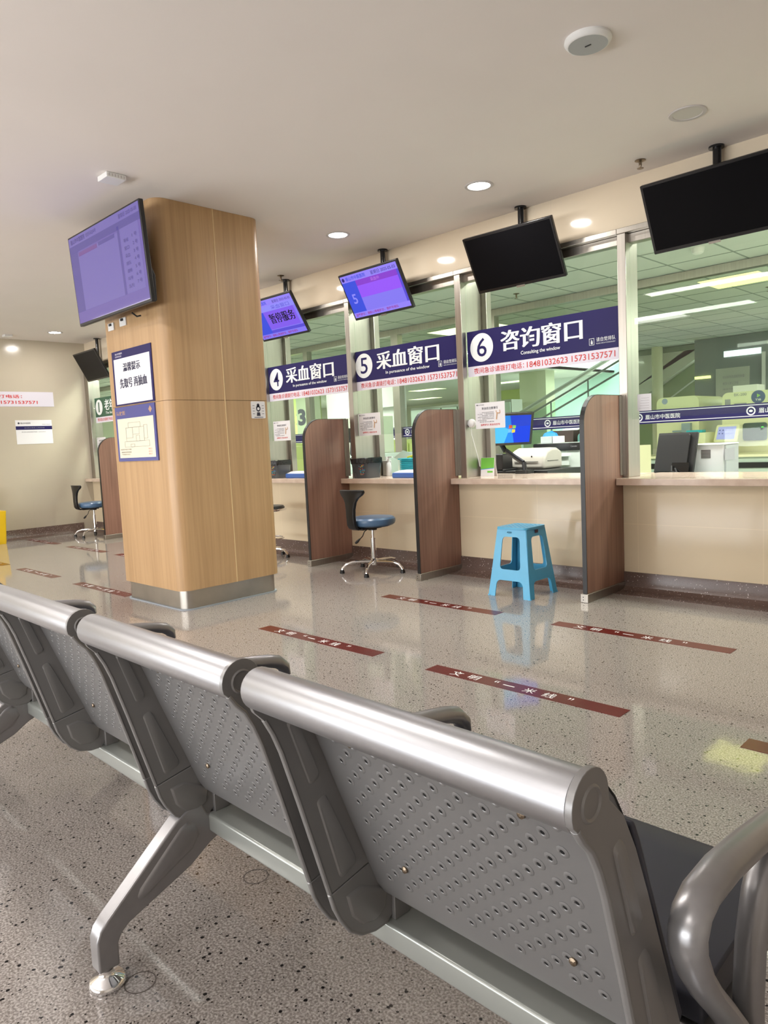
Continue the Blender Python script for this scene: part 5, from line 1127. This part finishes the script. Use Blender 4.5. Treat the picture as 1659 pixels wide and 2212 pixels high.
# ---- stair beyond the laboratory
t = thing('staircase', 'white staircase with glass balustrade far behind windows 6 and 7', 'stairs', (-7.0, 14.6, 0)); T = rel(t.location)
M_STW = mat('stair_white', (0.70, 0.70, 0.60), 0.7)
sl = 0.608
zb = lambda x: 1.82+(x+6.392)*sl
x0, x1 = -9.1, -4.9
MB(T).prism([(x0, zb(x0)), (x1, zb(x1)), (x1, zb(x1)+0.30), (x0, zb(x0)+0.30)], 14.02, 15.4, 'y').build('flight', M_STW, t)
MB(T).prism([(-6.70, zb(-6.7)+0.30), (-5.26, zb(-5.26)+0.30), (-5.26, 2.655), (-6.70, 2.655)], 14.02, 14.1, 'y').build('parapet', M_STW, t)
ra = lambda x: 1.759+(x+8.741)*0.444
MB(T).prism([(-9.6, ra(-9.6)-0.75), (-6.72, ra(-6.72)-0.75), (-6.72, ra(-6.72)-0.04), (-9.6, ra(-9.6)-0.04)], 14.05, 14.07, 'y').build('balustrade_glass', glass_mat('stair_glass', (0.80, 0.93, 0.90)), t)
b = MB(T); b.tube([(-9.6, 14.30, ra(-9.6)+0.24), (-6.72, 14.30, ra(-6.72)+0.24)], 0.045, 8); b.build('wall_rail', mat('pale_rail', (0.45, 0.48, 0.42), 0.5), t)
b = MB(T)
for dz in (0.0, -0.24): b.tube([(-9.6, 14.06, ra(-9.6)+dz), (-6.72, 14.06, ra(-6.72)+dz)], 0.022, 8)
for k in range(4): xx = -9.5+k*0.9; b.tube([(xx, 14.06, ra(xx)-0.75), (xx, 14.06, ra(xx))], 0.018, 8)
b.build('handrail', mat('rail_grey', (0.22, 0.25, 0.24), 0.4), t)
MB(T).prism([(-9.1, 0), (-5.48, 0), (-5.48, zb(-5.48)), (-9.1, zb(-9.1)), ], 14.2, 15.3, 'y').build('underside_wall', mat('stair_green_wall', (0.36, 0.42, 0.24), 0.7), t)
b = MB(T); b.tube([(-6.6, 14.15, 1.30), (-5.3, 14.15, 2.16)], 0.015, 6); b.build('sloping_conduit', M_STW, t)
o = struct(MB().box(-9.2, 3.0, 13.86, 13.99, 2.56, 2.655).build('trim_3', mat('beam_green_grey', (0.25, 0.29, 0.22), 0.7)))
o = MB(rel((-6.05, 13.7, 0))).lathe([(0.10, 0), (0.10, ZL)], (-6.05, 13.7, 0), 18).build('pipe_column', mat('pipe_cream', (0.66, 0.65, 0.46), 0.6), smooth=True); o.location = (-6.05, 13.7, 0); tag(o, 'cream vertical pipe in front of the stair, through the rightmost window', 'pipe')
t = thing('room_divider', 'dark grey blue wall segment with a pale poster beyond the rightmost window', 'wall segment', (-4.0, 13.4, 0)); T = rel(t.location)
MB(T).box(-5.23, -3.0, 13.4, 13.5, 0, 2.655).build('panel', mat('slate_wall', (0.20, 0.23, 0.23), 0.5), t)
MB(T).box(-4.86, -4.30, 13.385, 13.40, 1.45, 2.11).build('poster', mat('pale_poster', (0.48, 0.49, 0.44), 0.5), t)
b = MB(T); b.text('检验科危急值报告制度', (0, 13.383, 0), FR, FU, -4.74, -4.38, 1.93, 1.98); b.text('报告与登记流程', (0, 13.383, 0), FR, FU, -4.74, -4.48, 1.82, 1.87); b.text('接收与确认', (0, 13.383, 0), FR, FU, -4.74, -4.5, 1.73, 1.76); b.build('poster_lettering', M_GREY, t)
MB(T).box(-4.72, -4.12, 13.38, 13.40, 2.30, 2.40).build('lit_sign', M_WLAMP, t)
MB(T).box(-4.10, -4.05, 13.36, 13.40, 1.2, 2.32).build('door_jamb', M_PAPER, t)
MB(T).box(-5.22, -4.95, 13.37, 13.40, 1.965, 2.01).build('strip_lamp', M_YLAMP, t)
# ---- far cabinets and walls seen through windows 4, 5 and 6
def cupboard(x0, x1, y0, y1, z1, m, n, label, glazed=False, group=None):
    t = thing('tall_cupboard', label, 'cupboard', ((x0+x1)/2, (y0+y1)/2, 0), 0, group); T = rel(t.location)
    MB(T).box(x0, x1, y0, y1, 0, z1).build('carcass', m, t)
    d = (x1-x0)/n
    for k in range(n):
        MB(T).box(x0+k*d+0.02, x0+(k+1)*d-0.02, y0-0.03, y0, 0.1, z1-0.06).build('door', M_TEALL if glazed else m, t, bevel=0.008)
    return t, T
t, T = cupboard(-18.6, -16.9, 14.0, 14.6, 2.62, M_LIME, 3, 'lime green tall cupboard through window 4, left')
b = MB(T); b.text('B3', (0, 13.965, 0), FR, FU, -17.75, -17.1, 1.75, 2.1, 0.0); b.build('door_mark', mat('dull_green_mark', (0.30, 0.38, 0.16), 0.6), t)
t = thing('bay_column', 'grey green column with a large 3 through window 4', 'column', (-16.65, 13.7, 0)); T = rel(t.location)
MB(T).box(-16.86, -16.36, 13.6, 14.1, 0, ZL).build('shaft', mat('grey_green_paint', (0.30, 0.34, 0.24), 0.6), t)
b = MB(T); b.text('3', (0, 13.595, 0), FR, FU, -16.80, -16.45, 1.72, 2.2, 0.05); b.build('numeral', M_INK, t)
boxy('white_partition', 'bright white partition through the right of window 4', 'wall segment', -16.3, -13.2, 14.3, 14.4, 0, ZL, M_PAPER, 0)
boxy('hanging_partition', 'bright white hanging panel behind window 5', 'panel', -14.9, -12.75, 13.75, 13.82, 2.03, ZL, M_PAPER, 0)
cupboard(-13.1, -9.9, 14.45, 14.9, 1.98, mat('cupboard_grey', (0.36, 0.38, 0.33), 0.5), 6, 'row of grey cupboards with pale doors through window 5', True)
t, T = cupboard(-9.2, -5.95, 8.3, 8.9, 1.14, M_LIME, 4, 'low lime cupboard behind the bottles at window 5', False)
t, T = cupboard(-14.0, -10.9, 9.8, 10.4, 1.18, M_LIME, 4, 'low lime cupboard through window 4 below the band', False)
boxy('grey_column', 'pale square column beside the lights in window 6', 'column', -10.3, -9.55, 15.4, 15.8, 0, ZL, mat('pale_green_column', (0.50, 0.53, 0.36), 0.6), 0)
boxy('far_lime_wall', 'lime green wall portion far away at the left of window 6', 'wall segment', -14.6, -13.2, 20.5, 20.6, 0, ZL, M_LIME, 0)
# window 4 desk monitor on its arm
t = thing('desk_monitor', 'black monitor on an arm seen from behind at window 4', 'monitor', (-5.95, 5.55, 0.735)); T = rel(t.location)
b = MB(T); b.rbox(-6.02, -5.62, 5.52, 5.55, 1.12, 1.28, 0.01, 'y'); b.build('housing', M_BLACK, t)
b = MB(T); b.tube([(-5.88, 5.5, 1.16), (-5.90, 5.5, 1.0), (-5.80, 5.52, 0.85), (-5.80, 5.52, 0.74)], 0.018, 8); b.tube([(-6.1, 5.5, 0.97), (-5.95, 5.5, 0.93), (-5.85, 5.5, 0.98)], 0.006, 6); b.build('arm', M_BLACK, t)
boxy('pale_cabinet_box', 'pale green equipment box behind the notice of window 4', 'box', -6.62, -6.10, 6.0, 6.4, 0.98, 1.42, mat('pale_green_case', (0.52, 0.60, 0.46), 0.5))
boxy('equipment_table', 'pale table carrying the equipment box behind window 4', 'table', -6.9, -5.9, 5.98, 6.6, 0.0, 0.979, M_TEALL)
